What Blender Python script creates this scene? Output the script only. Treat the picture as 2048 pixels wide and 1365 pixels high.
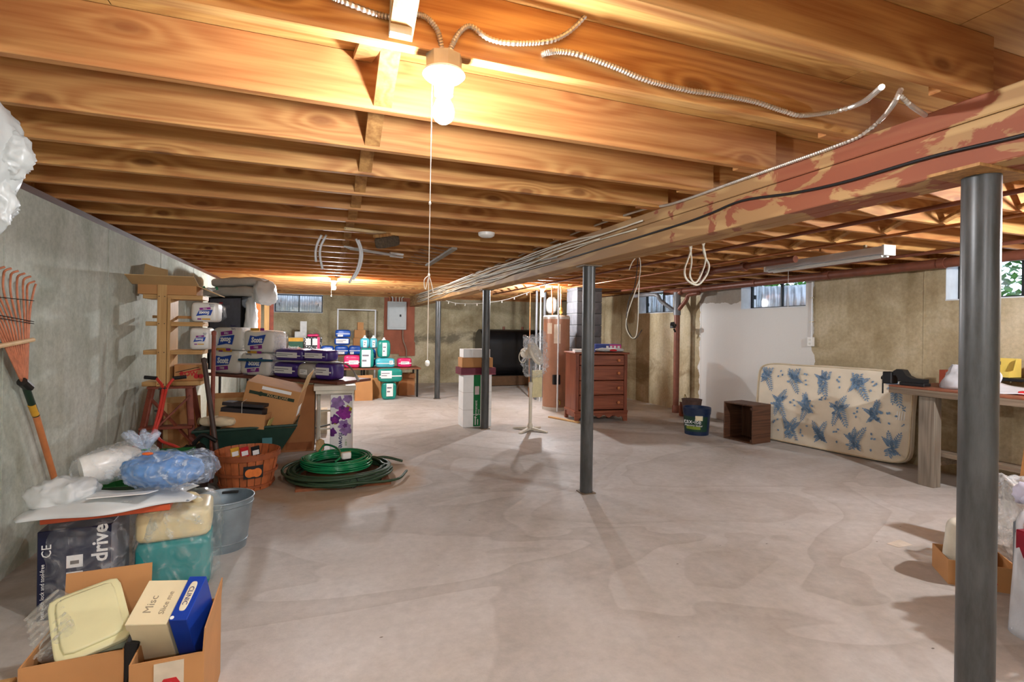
import bpy, bmesh, math, random
from mathutils import Vector, Matrix, Euler, noise
for o in list(bpy.data.objects): bpy.data.objects.remove(o)
SC = bpy.context.scene
COL = SC.collection
PI = math.pi
# ------------------------------------------------------------------ camera
FPX, CAMH, PSI, ROLL, CX, CY = 1035.0, 1.33, math.radians(20.0), 0.014, 1024.0, 661.0
fw = Vector((math.sin(PSI), math.cos(PSI), 0)); rt = Vector((math.cos(PSI), -math.sin(PSI), 0)); up = Vector((0, 0, 1))
cr = rt*math.cos(ROLL) + up*math.sin(ROLL); cu_ = -rt*math.sin(ROLL) + up*math.cos(ROLL)
cam = bpy.data.cameras.new('camera'); camo = bpy.data.objects.new('camera', cam); COL.objects.link(camo)
cam.sensor_fit = 'HORIZONTAL'; cam.sensor_width = 36.0; cam.lens = FPX/2048*36.0
cam.shift_x = 0.0; cam.shift_y = -(682.5-CY)/2048
cam.clip_start = .02; cam.clip_end = 200
mw = Matrix.Identity(4)
for i in range(3): mw[i][0] = cr[i]; mw[i][1] = cu_[i]; mw[i][2] = -fw[i]
mw[0][3], mw[1][3], mw[2][3] = 0, 0, CAMH
camo.matrix_world = mw
SC.camera = camo
# ------------------------------------------------------------------ world, exposure
w = bpy.data.worlds.new('world'); SC.world = w; w.use_nodes = True
w.node_tree.nodes['Background'].inputs[0].default_value = (.62, .74, .95, 1)
w.node_tree.nodes['Background'].inputs[1].default_value = 4.0
SC.view_settings.view_transform = 'Standard'; SC.view_settings.look = 'None'
SC.view_settings.gamma = 1.0; SC.view_settings.use_curve_mapping = False
SC.view_settings.exposure = 0.20
# ------------------------------------------------------------------ pixel helpers (photo is 2048x1365)
def ray(px, py):
    u = (px-CX)/FPX; v = -(py-CY)/FPX
    u0 = u*math.cos(ROLL)-v*math.sin(ROLL); v0 = u*math.sin(ROLL)+v*math.cos(ROLL)
    return Vector((u0*math.cos(PSI)+math.sin(PSI), -u0*math.sin(PSI)+math.cos(PSI), v0))
def aZ(px, py, z=0.0): d = ray(px, py); t = (z-CAMH)/d.z; return Vector((d.x*t, d.y*t, z))
def aX(px, py, x): d = ray(px, py); t = x/d.x; return Vector((x, d.y*t, CAMH+d.z*t))
def aY(px, py, y): d = ray(px, py); t = y/d.y; return Vector((d.x*t, y, CAMH+d.z*t))

# ------------------------------------------------------------------ materials
def lin(c):
    return tuple(((x/255)/12.92 if x/255 <= .04045 else ((x/255+.055)/1.055)**2.4) for x in c[:3])+(1,)
MATS = {}
def newmat(name):
    m = bpy.data.materials.new(name); m.use_nodes = True
    nt = m.node_tree; b = nt.nodes['Principled BSDF']
    return m, nt, b
def N(nt, typ, **k):
    n = nt.nodes.new(typ)
    for a, v in k.items():
        if a.startswith('_'): setattr(n, a[1:], v)
        else: n.inputs[a.replace('__', ' ')].default_value = v
    return n
def ramp(nt, stops, interp='LINEAR'):
    r = nt.nodes.new('ShaderNodeValToRGB'); r.color_ramp.interpolation = interp
    e = r.color_ramp.elements
    while len(e) < len(stops): e.new(.5)
    for x, (p, c) in zip(e, stops): x.position = p; x.color = c
    return r
def mixc(nt, fac, a, b, mode='MIX'):
    m = nt.nodes.new('ShaderNodeMix'); m.data_type = 'RGBA'; m.blend_type = mode
    for i, v in ((0, fac), (6, a), (7, b)):
        if hasattr(v, 'links') or hasattr(v, 'is_linked'): nt.links.new(v, m.inputs[i])
        else: m.inputs[i].default_value = v
    return m.outputs[2]
def mathn(nt, op, a, b=0.0, c=None, clamp=False):
    m = nt.nodes.new('ShaderNodeMath'); m.operation = op; m.use_clamp = clamp
    for i, v in enumerate((a, b, c)):
        if v is None: continue
        if hasattr(v, 'is_linked'): nt.links.new(v, m.inputs[i])
        else: m.inputs[i].default_value = v
    return m.outputs[0]
def coords(nt, scale=(1, 1, 1), rnd=True, src='Object'):
    tc = nt.nodes.new('ShaderNodeTexCoord'); mp = nt.nodes.new('ShaderNodeMapping')
    nt.links.new(tc.outputs[src], mp.inputs[0]); mp.inputs[3].default_value = scale
    if rnd:
        oi = nt.nodes.new('ShaderNodeObjectInfo'); m = mathn(nt, 'MULTIPLY', oi.outputs['Random'], 37.0)
        nt.links.new(m, mp.inputs[1])
    return mp.outputs[0]
def mat(name, col, rough=.6, metal=0.0, var=.12, scale=14, bump=.0, spec=.4, sub=0):
    """plain procedural material: base colour with a little noise in tone and relief"""
    if name in MATS: return MATS[name]
    m, nt, b = newmat(name); MATS[name] = m
    c = lin(col)
    n = N(nt, 'ShaderNodeTexNoise', Scale=scale, Detail=4.0)
    nt.links.new(coords(nt), n.inputs['Vector'])
    d = tuple(x*(1-var) for x in c[:3])+(1,); l = tuple(min(1, x*(1+var)) for x in c[:3])+(1,)
    r = ramp(nt, [(.3, d), (.7, l)]); nt.links.new(n.outputs[0], r.inputs[0]); nt.links.new(r.outputs[0], b.inputs['Base Color'])
    b.inputs['Roughness'].default_value = rough; b.inputs['Metallic'].default_value = metal
    b.inputs['Specular IOR Level'].default_value = spec
    if bump:
        bp = N(nt, 'ShaderNodeBump', Strength=bump, Distance=.01); nt.links.new(n.outputs[0], bp.inputs['Height']); nt.links.new(bp.outputs[0], b.inputs['Normal'])
    return m
def clearmat(name, col, opac=.3, rough=.15, wr=6.0):
    """thin crinkled see-through film"""
    if name in MATS: return MATS[name]
    m, nt, b = newmat(name); MATS[name] = m
    b.inputs['Base Color'].default_value = lin(col); b.inputs['Roughness'].default_value = rough; b.inputs['Specular IOR Level'].default_value = 1.0; b.inputs['IOR'].default_value = 1.8
    t = nt.nodes.new('ShaderNodeBsdfTransparent'); mx = nt.nodes.new('ShaderNodeMixShader')
    n = N(nt, 'ShaderNodeTexNoise', Scale=wr, Detail=6.0, Distortion=2.2); nt.links.new(coords(nt), n.inputs['Vector'])
    r = ramp(nt, [(.40, (opac*.35,)*3+(1,)), (.56, (opac*.8,)*3+(1,)), (.68, (min(1, opac*2.2),)*3+(1,))]); nt.links.new(n.outputs[0], r.inputs[0])
    bp = N(nt, 'ShaderNodeBump', Strength=.8, Distance=.02); nt.links.new(n.outputs[0], bp.inputs['Height']); nt.links.new(bp.outputs[0], b.inputs['Normal'])
    nt.links.new(r.outputs[0], mx.inputs[0]); nt.links.new(t.outputs[0], mx.inputs[1]); nt.links.new(b.outputs[0], mx.inputs[2])
    nt.links.new(mx.outputs[0], nt.nodes['Material Output'].inputs[0])
    return m
def woodmat(name, light, dark, axis='X', gs=1.0, rough=.55, red=None, knots=True, bump=.15):
    if name in MATS: return MATS[name]
    m, nt, b = newmat(name); MATS[name] = m
    sc = {'X': (.16, 2.4, 2.4), 'Y': (2.4, .16, 2.4), 'Z': (2.4, 2.4, .16)}[axis]
    tc = nt.nodes.new('ShaderNodeTexCoord'); oi0 = nt.nodes.new('ShaderNodeObjectInfo')
    off = nt.nodes.new('ShaderNodeVectorMath'); off.operation = 'ADD'; nt.links.new(tc.outputs['Object'], off.inputs[0])
    nt.links.new(mathn(nt, 'MULTIPLY', oi0.outputs['Random'], 37.0), off.inputs[1]); base = off.outputs[0]
    kn = None
    if knots:   # knots: points scattered over the broad face, with the grain bending round them
        sp = nt.nodes.new('ShaderNodeSeparateXYZ'); nt.links.new(base, sp.inputs[0]); cb = nt.nodes.new('ShaderNodeCombineXYZ')
        a_, b_ = {'X': (0, 2), 'Y': (1, 2), 'Z': (2, 0)}[axis]
        nt.links.new(mathn(nt, 'MULTIPLY', sp.outputs[a_], 2.0), cb.inputs[0]); nt.links.new(mathn(nt, 'MULTIPLY', sp.outputs[b_], 5.0), cb.inputs[1])
        vo = N(nt, 'ShaderNodeTexVoronoi', Scale=.75); vo.voronoi_dimensions = '2D'; nt.links.new(cb.outputs[0], vo.inputs['Vector']); kn = vo.outputs['Distance']
    mp = nt.nodes.new('ShaderNodeMapping'); nt.links.new(base, mp.inputs[0]); mp.inputs[3].default_value = tuple(s*gs for s in sc); v = mp.outputs[0]
    n1 = N(nt, 'ShaderNodeTexNoise', Scale=2.0, Detail=2.0, Distortion=.35); nt.links.new(v, n1.inputs['Vector'])
    ph = mathn(nt, 'MULTIPLY', n1.outputs[0], 60.0)
    if knots: ph = mathn(nt, 'ADD', ph, mathn(nt, 'MULTIPLY', mathn(nt, 'POWER', mathn(nt, 'SUBTRACT', 1.0, kn, clamp=True), 6.0), 18.0))
    rings = mathn(nt, 'SINE', ph)
    mp2 = nt.nodes.new('ShaderNodeMapping'); nt.links.new(base, mp2.inputs[0]); mp2.inputs[3].default_value = tuple(1.2 if s < 1 else 34 for s in sc)
    n2 = N(nt, 'ShaderNodeTexNoise', Scale=3.0, Detail=3.0); nt.links.new(mp2.outputs[0], n2.inputs['Vector'])
    f = mathn(nt, 'ADD', mathn(nt, 'MULTIPLY', rings, .13), mathn(nt, 'ADD', mathn(nt, 'MULTIPLY', n2.outputs[0], .55), .16))
    r = ramp(nt, [(.2, lin(dark)), (.62, lin(light))]); nt.links.new(f, r.inputs[0])
    colr = r.outputs[0]
    if knots:
        k = ramp(nt, [(.04, (1, 1, 1, 1)), (.065, (.5, .5, .5, 1)), (.10, (0, 0, 0, 1))]); nt.links.new(kn, k.inputs[0])
        colr = mixc(nt, mathn(nt, 'MULTIPLY', k.outputs[0], .8), colr, tuple(x*.5 for x in lin(dark)[:3])+(1,))
    if red:
        oi = nt.nodes.new('ShaderNodeObjectInfo')
        rr = mathn(nt, 'MULTIPLY', oi.outputs['Random'], .55)
        colr = mixc(nt, rr, colr, lin(red), 'MIX')
    nt.links.new(colr, b.inputs['Base Color']); b.inputs['Roughness'].default_value = rough; b.inputs['Specular IOR Level'].default_value = .3
    if bump:
        bp = N(nt, 'ShaderNodeBump', Strength=bump, Distance=.004); nt.links.new(f, bp.inputs['Height']); nt.links.new(bp.outputs[0], b.inputs['Normal'])
    return m
def emit(name, col, s):
    m, nt, b = newmat(name); MATS[name] = m
    b.inputs['Base Color'].default_value = lin(col); b.inputs['Emission Color'].default_value = lin(col); b.inputs['Emission Strength'].default_value = s
    return m

# ------------------------------------------------------------------ mesh helpers
class MB:
    def __init__(s): s.v = []; s.f = []
    def add(s, vs, fs):
        o = len(s.v); s.v += [tuple(x) for x in vs]; s.f += [tuple(i+o for i in f) for f in fs]; return s
    def box(s, x0, x1, y0, y1, z0, z1):
        return s.add([(x0,y0,z0),(x1,y0,z0),(x1,y1,z0),(x0,y1,z0),(x0,y0,z1),(x1,y0,z1),(x1,y1,z1),(x0,y1,z1)],
                     [(0,3,2,1),(4,5,6,7),(0,1,5,4),(1,2,6,5),(2,3,7,6),(3,0,4,7)])
    def cbox(s, c, d, rot=None):
        R = Euler(rot).to_matrix() if rot else Matrix.Identity(3); c = Vector(c)
        P = [c+R@Vector((d[0]/2*a, d[1]/2*b, d[2]/2*e)) for e in (-1,1) for a, b in ((-1,-1),(1,-1),(1,1),(-1,1))]
        return s.add(P, [(0,3,2,1),(4,5,6,7),(0,1,5,4),(1,2,6,5),(2,3,7,6),(3,0,4,7)])
    def bar(s, p0, p1, wd, th, upv=(0,0,1)):
        """rectangular bar between two points"""
        p0 = Vector(p0); p1 = Vector(p1); d = (p1-p0).normalized(); a = d.cross(Vector(upv))
        if a.length < 1e-4: a = d.cross(Vector((1,0,0)))
        a.normalize(); b = a.cross(d)
        P = [p+a*(wd/2*i)+b*(th/2*j) for p in (p0,p1) for i, j in ((-1,-1),(1,-1),(1,1),(-1,1))]
        return s.add(P, [(0,1,2,3),(7,6,5,4),(0,4,5,1),(1,5,6,2),(2,6,7,3),(3,7,4,0)])
    def tube(s, pts, r, n=8, closed=False):
        pts = [Vector(p) for p in pts]; m = len(pts); vs = []; fs = []; prev = None
        for i, p in enumerate(pts):
            if closed: t = pts[(i+1) % m]-pts[i-1]
            else: t = pts[min(i+1, m-1)]-pts[max(i-1, 0)]
            t.normalize()
            if prev is None:
                a = t.cross(Vector((0,0,1)))
                if a.length < .05: a = t.cross(Vector((1,0,0)))
            else: a = prev-t*prev.dot(t)
            a.normalize(); prev = a; b = t.cross(a); rr = r[i] if isinstance(r, (list, tuple)) else r
            vs += [p+(a*math.cos(2*PI*k/n)+b*math.sin(2*PI*k/n))*rr for k in range(n)]
        for i in range(m if closed else m-1):
            j = (i+1) % m
            fs += [(i*n+k, i*n+(k+1) % n, j*n+(k+1) % n, j*n+k) for k in range(n)]
        if not closed: fs += [tuple(range(n))[::-1], tuple((m-1)*n+k for k in range(n))]
        return s.add(vs, fs)
    def cyl(s, p0, p1, r0, r1=None, n=16): return s.tube([p0, p1], [r0, r0 if r1 is None else r1], n)
    def lathe(s, prof, n=24, c=(0,0,0), cap=True):
        vs = []; fs = []
        for r, z in prof: vs += [(c[0]+r*math.cos(2*PI*k/n), c[1]+r*math.sin(2*PI*k/n), c[2]+z) for k in range(n)]
        for i in range(len(prof)-1): fs += [(i*n+k, i*n+(k+1) % n, (i+1)*n+(k+1) % n, (i+1)*n+k) for k in range(n)]
        if cap and prof[0][0] > 1e-4: fs.append(tuple(range(n))[::-1])
        if cap and prof[-1][0] > 1e-4: fs.append(tuple((len(prof)-1)*n+k for k in range(n)))
        return s.add(vs, fs)
    def prism(s, poly, y0, y1, ax='Y'):
        """polygon (a,b) extruded along one axis: Y -> (a,y,b), X -> (x,a,b), Z -> (a,b,z)"""
        f = {'Y': lambda a, b, t: (a,t,b), 'X': lambda a, b, t: (t,a,b), 'Z': lambda a, b, t: (a,b,t)}[ax]
        n = len(poly); vs = [f(a,b,y0) for a, b in poly]+[f(a,b,y1) for a, b in poly]
        return s.add(vs, [tuple(range(n)), tuple(range(2*n-1, n-1, -1))]+[(i, n+i, n+(i+1) % n, (i+1) % n) for i in range(n)])
    def blob(s, c, d, p=4.0, amp=.0, freq=6.0, seed=0, n=10, crease=False, flat=None):
        """rounded pillow box (superellipsoid on a subdivided cube) with relief"""
        bm = bmesh.new(); bmesh.ops.create_cube(bm, size=2.0); bmesh.ops.subdivide_edges(bm, edges=bm.edges[:], cuts=n-1, use_grid_fill=True)
        vs = []; c = Vector(c)
        bm.verts.ensure_lookup_table()
        for v in bm.verts:
            q = v.co; L = (abs(q.x)**p+abs(q.y)**p+abs(q.z)**p)**(1/p); q = q/L
            u = q.normalized(); x = Vector((q.x*d[0]/2, q.y*d[1]/2, q.z*d[2]/2))
            k = noise.noise(x*freq+Vector((seed*7.3, seed*3.1, seed)))
            if crease:
                y = Vector((x.x*1.0, x.y*1.4, x.z*.7))*freq; sd = Vector((seed*5.1, seed*2.3, seed))
                k = (1-abs(noise.noise(y*.8+sd))*2)**2*.7+.5*(1-abs(noise.noise(Vector((y.x*2.6, y.y*1.7, y.z*3.4))+sd))*2)**3-.7
            x = x+u*(amp*k)
            if flat is not None and x.z < flat: x.z = flat
            vs.append(c+x)
        fs = [tuple(v.index for v in f.verts) for f in bm.faces]; bm.free()
        return s.add(vs, fs)
    def sheet(s, fn, nu, nv, th=0.0):
        """surface patch fn(u,v) with optional thickness"""
        P = [[Vector(fn(i/nu, j/nv)) for j in range(nv+1)] for i in range(nu+1)]
        vs = [p for row in P for p in row]; w_ = nv+1
        fs = [(i*w_+j, (i+1)*w_+j, (i+1)*w_+j+1, i*w_+j+1) for i in range(nu) for j in range(nv)]
        if th:
            o = len(vs); nn = []
            for i in range(nu+1):
                for j in range(nv+1):
                    a = P[min(i+1,nu)][j]-P[max(i-1,0)][j]; b = P[i][min(j+1,nv)]-P[i][max(j-1,0)]
                    q = a.cross(b)
                    nn.append(q.normalized() if q.length else Vector((0,0,1)))
            vs = vs+[v-k*th for v, k in zip(vs, nn)]
            fs += [tuple(x+o for x in f[::-1]) for f in fs]
            B = [(i*w_, (i+1)*w_) for i in range(nu)]+[((i+1)*w_+nv, i*w_+nv) for i in range(nu)]+[(j+1, j) for j in range(nv)]+[(nu*w_+j, nu*w_+j+1) for j in range(nv)]
            fs += [(b, a, a+o, b+o) for a, b in B]
        return s.add(vs, fs)
    def mesh(s, name, m, smooth=False, bevel=0.0):
        me = bpy.data.meshes.new(name); me.from_pydata(s.v, [], s.f)
        if bevel:
            bm = bmesh.new(); bm.from_mesh(me)
            bmesh.ops.bevel(bm, geom=bm.edges[:]+bm.verts[:], offset=bevel, segments=1, affect='EDGES', clamp_overlap=True)
            bm.to_mesh(me); bm.free()
        me.materials.append(m)
        if smooth: me.polygons.foreach_set('use_smooth', [True]*len(me.polygons))
        if smooth == 'auto': me.set_sharp_from_angle(angle=math.radians(38))
        return me
    def build(s, name, m, parent=None, loc=(0,0,0), rot=(0,0,0), smooth=False, bevel=0.0):
        return put(name, s.mesh(name, m, smooth, bevel), parent, loc, rot)
def put(name, me, parent=None, loc=(0,0,0), rot=(0,0,0)):
    o = bpy.data.objects.new(name, me); COL.objects.link(o); o.parent = parent; o.location = loc; o.rotation_euler = rot
    return o
def tag(o, label, cat, group=None):
    o['label'] = label; o['category'] = cat
    if group: o['group'] = group
    return o
def thing(name, label, cat, loc=(0,0,0), rz=0.0, group=None, rot=None):
    o = bpy.data.objects.new(name, None); COL.objects.link(o); o.location = loc; o.rotation_euler = rot or (0,0,rz); o.empty_display_size = .1
    return tag(o, label, cat, group)
def struct(o): o['kind'] = 'structure'; return o
def dup(r, loc=None, rz=None, label=None, rot=None):
    def cp(o, par):
        c = o.copy(); COL.objects.link(c); c.parent = par
        for ch in [x for x in bpy.data.objects if x.parent == o]: cp(ch, c)
        return c
    c = cp(r, r.parent)
    if loc is not None: c.location = loc
    if rz is not None: c.rotation_euler = (0,0,rz)
    if rot is not None: c.rotation_euler = rot
    if label: c['label'] = label
    return c
def bez(pts, n=8):
    """Catmull-Rom through the points"""
    P = [Vector(p) for p in pts]; P = [P[0]*2-P[1]]+P+[P[-1]*2-P[-2]]; out = []
    for i in range(1, len(P)-2):
        a, b, c, d = P[i-1:i+3]
        for k in range(n):
            t = k/n
            out.append(.5*((2*b)+(c-a)*t+(2*a-5*b+4*c-d)*t*t+(3*b-a-3*c+d)*t**3))
    out.append(P[-2]); return out
def text(s, size, m, parent, loc, rot=(PI/2,0,0), name='lettering', align='CENTER', sx=1.0, ext=.0004, bold=.0, shear=0.0):
    cu = bpy.data.curves.new('t', 'FONT'); cu.body = s; cu.size = size; cu.align_x = align; cu.align_y = 'CENTER'; cu.extrude = ext; cu.offset = bold; cu.resolution_u = 2; cu.shear = shear
    t = bpy.data.objects.new('t', cu); COL.objects.link(t)
    dg = bpy.context.evaluated_depsgraph_get(); me = bpy.data.meshes.new_from_object(t.evaluated_get(dg))
    bpy.data.objects.remove(t); bpy.data.curves.remove(cu)
    me.name = name; me.materials.clear(); me.materials.append(m)
    o = put(name, me, parent, loc, rot); o.scale = (sx,1,1); return o
rnd = random.Random(7)
# ================================================================== THE SETTING
XL, XR, YB, YN, ZJ, ZS, BX0, BX1 = -1.55, 5.75, 12.65, -3.0, 2.10, 2.29, 1.95, 2.16
def concmat(name, base, dark, light, sc=1.0, bump=.25, stain=None, paint=None, rough=.85):
    m, nt, b = newmat(name); MATS[name] = m
    v = coords(nt, rnd=False)
    n1 = N(nt, 'ShaderNodeTexNoise', Scale=1.3*sc, Detail=6.0, Roughness=.62, Distortion=.5); nt.links.new(v, n1.inputs['Vector'])
    r1 = ramp(nt, [(.30, lin(dark)), (.5, lin(base)), (.70, lin(light))]); nt.links.new(n1.outputs[0], r1.inputs[0])
    c = r1.outputs[0]
    n2 = N(nt, 'ShaderNodeTexNoise', Scale=28*sc, Detail=5.0, Roughness=.7); nt.links.new(v, n2.inputs['Vector'])
    r2 = ramp(nt, [(.3, (.80,.80,.80,1)), (.65, (1.06,1.06,1.06,1))]); nt.links.new(n2.outputs[0], r2.inputs[0])
    c = mixc(nt, 1.0, c, r2.outputs[0], 'MULTIPLY')
    # vertical drips
    vd = coords(nt, (5, 5, .45), rnd=False)
    n3 = N(nt, 'ShaderNodeTexNoise', Scale=1.5, Detail=4.0); nt.links.new(vd, n3.inputs['Vector'])
    r3 = ramp(nt, [(.33, (.78,.75,.68,1)), (.52, (1,1,1,1))]); nt.links.new(n3.outputs[0], r3.inputs[0])
    c = mixc(nt, .55, c, r3.outputs[0], 'MULTIPLY')
    sep = nt.nodes.new('ShaderNodeSeparateXYZ'); nt.links.new(v, sep.inputs[0])
    if stain:   # dark damp blotches in a band of heights: (z0, z1, colour, axis range)
        z0, z1, sc_, thr = stain
        n4 = N(nt, 'ShaderNodeTexNoise', Scale=.85, Detail=6.0, Roughness=.7, Distortion=1.2); nt.links.new(coords(nt, (1,1,1.9), rnd=False), n4.inputs['Vector'])
        band = mathn(nt, 'SUBTRACT', 1.0, mathn(nt, 'MULTIPLY', mathn(nt, 'ABSOLUTE', mathn(nt, 'SUBTRACT', sep.outputs[2], (z0+z1)/2)), 1.6/(z1-z0)), clamp=True)
        k = mathn(nt, 'MULTIPLY', band, n4.outputs[0])
        rk = ramp(nt, [(thr, (0,0,0,1)), (thr+.12, (1,1,1,1))]); nt.links.new(k, rk.inputs[0])
        c = mixc(nt, mathn(nt, 'MULTIPLY', rk.outputs[0], .72), c, lin(sc_))
    if paint:   # brushed-on paint with ragged edges: y0,y1, top
        y0, y1, zt, pc = paint
        n5 = N(nt, 'ShaderNodeTexNoise', Scale=7.0, Detail=3.0); nt.links.new(v, n5.inputs['Vector'])
        jig = mathn(nt, 'MULTIPLY', mathn(nt, 'SUBTRACT', n5.outputs[0], .5), .16)
        y = mathn(nt, 'ADD', sep.outputs[1], jig); z = mathn(nt, 'ADD', sep.outputs[2], jig)
        e1 = mathn(nt, 'GREATER_THAN', y, y0); e2 = mathn(nt, 'LESS_THAN', y, y1)
        # paint runs higher beside the window
        top = mathn(nt, 'ADD', zt, mathn(nt, 'MULTIPLY', mathn(nt, 'LESS_THAN', y, 4.98), .35))
        e3 = mathn(nt, 'LESS_THAN', z, top)
        k = mathn(nt, 'MULTIPLY', mathn(nt, 'MULTIPLY', e1, e2), e3)
        c = mixc(nt, mathn(nt, 'MULTIPLY', k, .93), c, lin(pc))
        # thin grey wash above the white coat
        e4 = mathn(nt, 'MULTIPLY', mathn(nt, 'MULTIPLY', e1, e2), mathn(nt, 'SUBTRACT', 1.0, e3))
        c = mixc(nt, mathn(nt, 'MULTIPLY', e4, .6), c, lin((150,148,150)))
    nt.links.new(c, b.inputs['Base Color']); b.inputs['Roughness'].default_value = rough; b.inputs['Specular IOR Level'].default_value = .25
    bp = N(nt, 'ShaderNodeBump', Strength=bump, Distance=.01); nt.links.new(n2.outputs[0], bp.inputs['Height']); nt.links.new(bp.outputs[0], b.inputs['Normal'])
    return m
M_WL = concmat('left_wall_concrete', (190,194,182), (164,168,152), (210,212,202), stain=(-.4, .5, (150,160,145), .45))
M_WB = concmat('back_wall_concrete', (186,174,142), (150,136,104), (214,204,176), stain=(.5, 1.75, (92,86,72), .40))
M_WR = concmat('right_wall_concrete', (182,166,134), (150,132,98), (205,192,165), stain=(-.2, 1.5, (128,108,76), .40), paint=(4.79, 6.87, 1.80, (222,220,216)))
# floor
def floormat():
    m, nt, b = newmat('floor_concrete')
    v = coords(nt, rnd=False)
    n1 = N(nt, 'ShaderNodeTexNoise', Scale=.55, Detail=5.0, Roughness=.6, Distortion=.8); nt.links.new(v, n1.inputs['Vector'])
    r1 = ramp(nt, [(.32, lin((172,164,154))), (.5, lin((190,184,178))), (.68, lin((204,200,196)))]); nt.links.new(n1.outputs[0], r1.inputs[0]); c = r1.outputs[0]
    # trowel pools with crisp edges
    n2 = N(nt, 'ShaderNodeTexNoise', Scale=.62, Detail=2.5, Roughness=.45, Distortion=.9); nt.links.new(coords(nt, (1,1.5,1), rnd=False), n2.inputs['Vector'])
    r2 = ramp(nt, [(.40, (1,1,1,1)), (.47, (.86,.84,.82,1)), (.475, (1.04,1.04,1.04,1)), (.57, (1,1,1,1)), (.575, (.88,.86,.84,1)), (.64, (1,1,1,1))]); nt.links.new(n2.outputs[0], r2.inputs[0])
    c = mixc(nt, .85, c, r2.outputs[0], 'MULTIPLY')
    n3 = N(nt, 'ShaderNodeTexNoise', Scale=16.0, Detail=6.0, Roughness=.7); nt.links.new(v, n3.inputs['Vector'])
    r3 = ramp(nt, [(.3, (.86,.86,.86,1)), (.65, (1.04,1.04,1.04,1))]); nt.links.new(n3.outputs[0], r3.inputs[0])
    c = mixc(nt, 1.0, c, r3.outputs[0], 'MULTIPLY')
    vo = N(nt, 'ShaderNodeTexVoronoi', Scale=3.4, Randomness=1.0); nt.links.new(coords(nt, (1,2.0,1), rnd=False), vo.inputs['Vector'])
    rv = ramp(nt, [(.022, (.30,.26,.22,1)), (.034, (1,1,1,1))]); nt.links.new(vo.outputs['Distance'], rv.inputs[0])
    c = mixc(nt, 1.0, c, rv.outputs[0], 'MULTIPLY')
    # rusty earth tint around the sump pit
    sep = nt.nodes.new('ShaderNodeSeparateXYZ'); nt.links.new(v, sep.inputs[0])
    dx = mathn(nt, 'MULTIPLY', mathn(nt, 'SUBTRACT', sep.outputs[0], .1), .9); dy = mathn(nt, 'MULTIPLY', mathn(nt, 'SUBTRACT', sep.outputs[1], 4.85), .75)
    rr = mathn(nt, 'SQRT', mathn(nt, 'ADD', mathn(nt, 'MULTIPLY', dx, dx), mathn(nt, 'MULTIPLY', dy, dy)))
    n4 = N(nt, 'ShaderNodeTexNoise', Scale=2.2, Detail=4.0); nt.links.new(v, n4.inputs['Vector'])
    q = mathn(nt, 'ADD', rr, mathn(nt, 'MULTIPLY', mathn(nt, 'SUBTRACT', n4.outputs[0], .5), .5))
    rq = ramp(nt, [(.60, (1,1,1,1)), (.72, (0,0,0,1))]); nt.links.new(q, rq.inputs[0])
    c = mixc(nt, mathn(nt, 'MULTIPLY', rq.outputs[0], .6), c, lin((176,140,98)))
    nt.links.new(c, b.inputs['Base Color'])
    rg = ramp(nt, [(.35, (.75,)*3+(1,)), (.65, (.45,)*3+(1,))]); nt.links.new(n1.outputs[0], rg.inputs[0]); nt.links.new(rg.outputs[0], b.inputs['Roughness'])
    b.inputs['Specular IOR Level'].default_value = .35
    bp = N(nt, 'ShaderNodeBump', Strength=.18, Distance=.01); nt.links.new(n3.outputs[0], bp.inputs['Height']); nt.links.new(bp.outputs[0], b.inputs['Normal'])
    return m
PIT = (-.20, .56, 4.50, 5.36)      # opening in the slab round the sump pit
fl = MB(); X0, X1, Y0, Y1 = XL-.3, XR+.3, YN-.3, YB+.3
a, b_, c_, d_ = PIT
fl.box(X0, X1, Y0, c_, -.12, 0).box(X0, X1, d_, Y1, -.12, 0).box(X0, a, c_, d_, -.12, 0).box(b_, X1, c_, d_, -.12, 0)
struct(fl.build('floor', floormat()))

def wall_with_holes(u0, u1, z0, z1, holes):
    """rectangles (u0,u1,z0,z1) that fill a wall round its openings"""
    us = sorted({u0, u1}|{h[0] for h in holes}|{h[1] for h in holes}); out = []
    for a, b in zip(us, us[1:]):
        hs = [h for h in holes if h[0] <= a and h[1] >= b]
        if hs: out += [(a, b, z0, hs[0][2]), (a, b, hs[0][3], z1)]
        else: out.append((a, b, z0, z1))
    return [r for r in out if r[3]-r[2] > 1e-4]
# left wall, with cast form seams
mb = MB().box(XL-.28, XL, YN-.28, YB+.28, 0, ZJ-.04)
wl = struct(mb.build('wall_left', M_WL))
for y in (2.0, 3.4, 4.77, 6.11, 7.5, 8.9, 10.3, 11.6):
    MB().box(XL-.01, XL+.004, y-.006, y+.006, 0, ZJ-.042).build('form_seam', M_WL, wl)
# back wall
WB = (aY(548,582,YB).x, aY(646,582,YB).x, aY(600,626,YB).z, ZJ-.02)
mb = MB()
for r in wall_with_holes(XL, XR, 0, ZJ-.02, [WB]): mb.box(r[0], r[1], YB, YB+.28, r[2], r[3])
wb = struct(mb.build('wall_back', M_WB))
for x in (2.55, 3.9): MB().box(x-.006, x+.006, YB-.004, YB+.01, 0, ZJ-.03).build('form_seam', M_WB, wb)
# right wall
WR = [(2.30, 3.33, 1.68, 2.08), (4.90, 5.99, 1.68, 2.08), (7.56, 8.63, 1.68, 2.08)]
mb = MB()
for r in wall_with_holes(YN-.28, YB+.28, 0, 2.08, WR): mb.box(XR, XR+.28, r[0], r[1], r[2], r[3])
wr = struct(mb.build('wall_right', M_WR))
for y in (3.52, 6.84, 8.9, 10.5): MB().box(XR-.004, XR+.01, y-.006, y+.006, 0, 2.075).build('form_seam', M_WR, wr)
struct(MB().box(XL-.28, XR+.28, YN-.28, YN, 0, 2.1).build('wall_near', M_WL))
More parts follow.
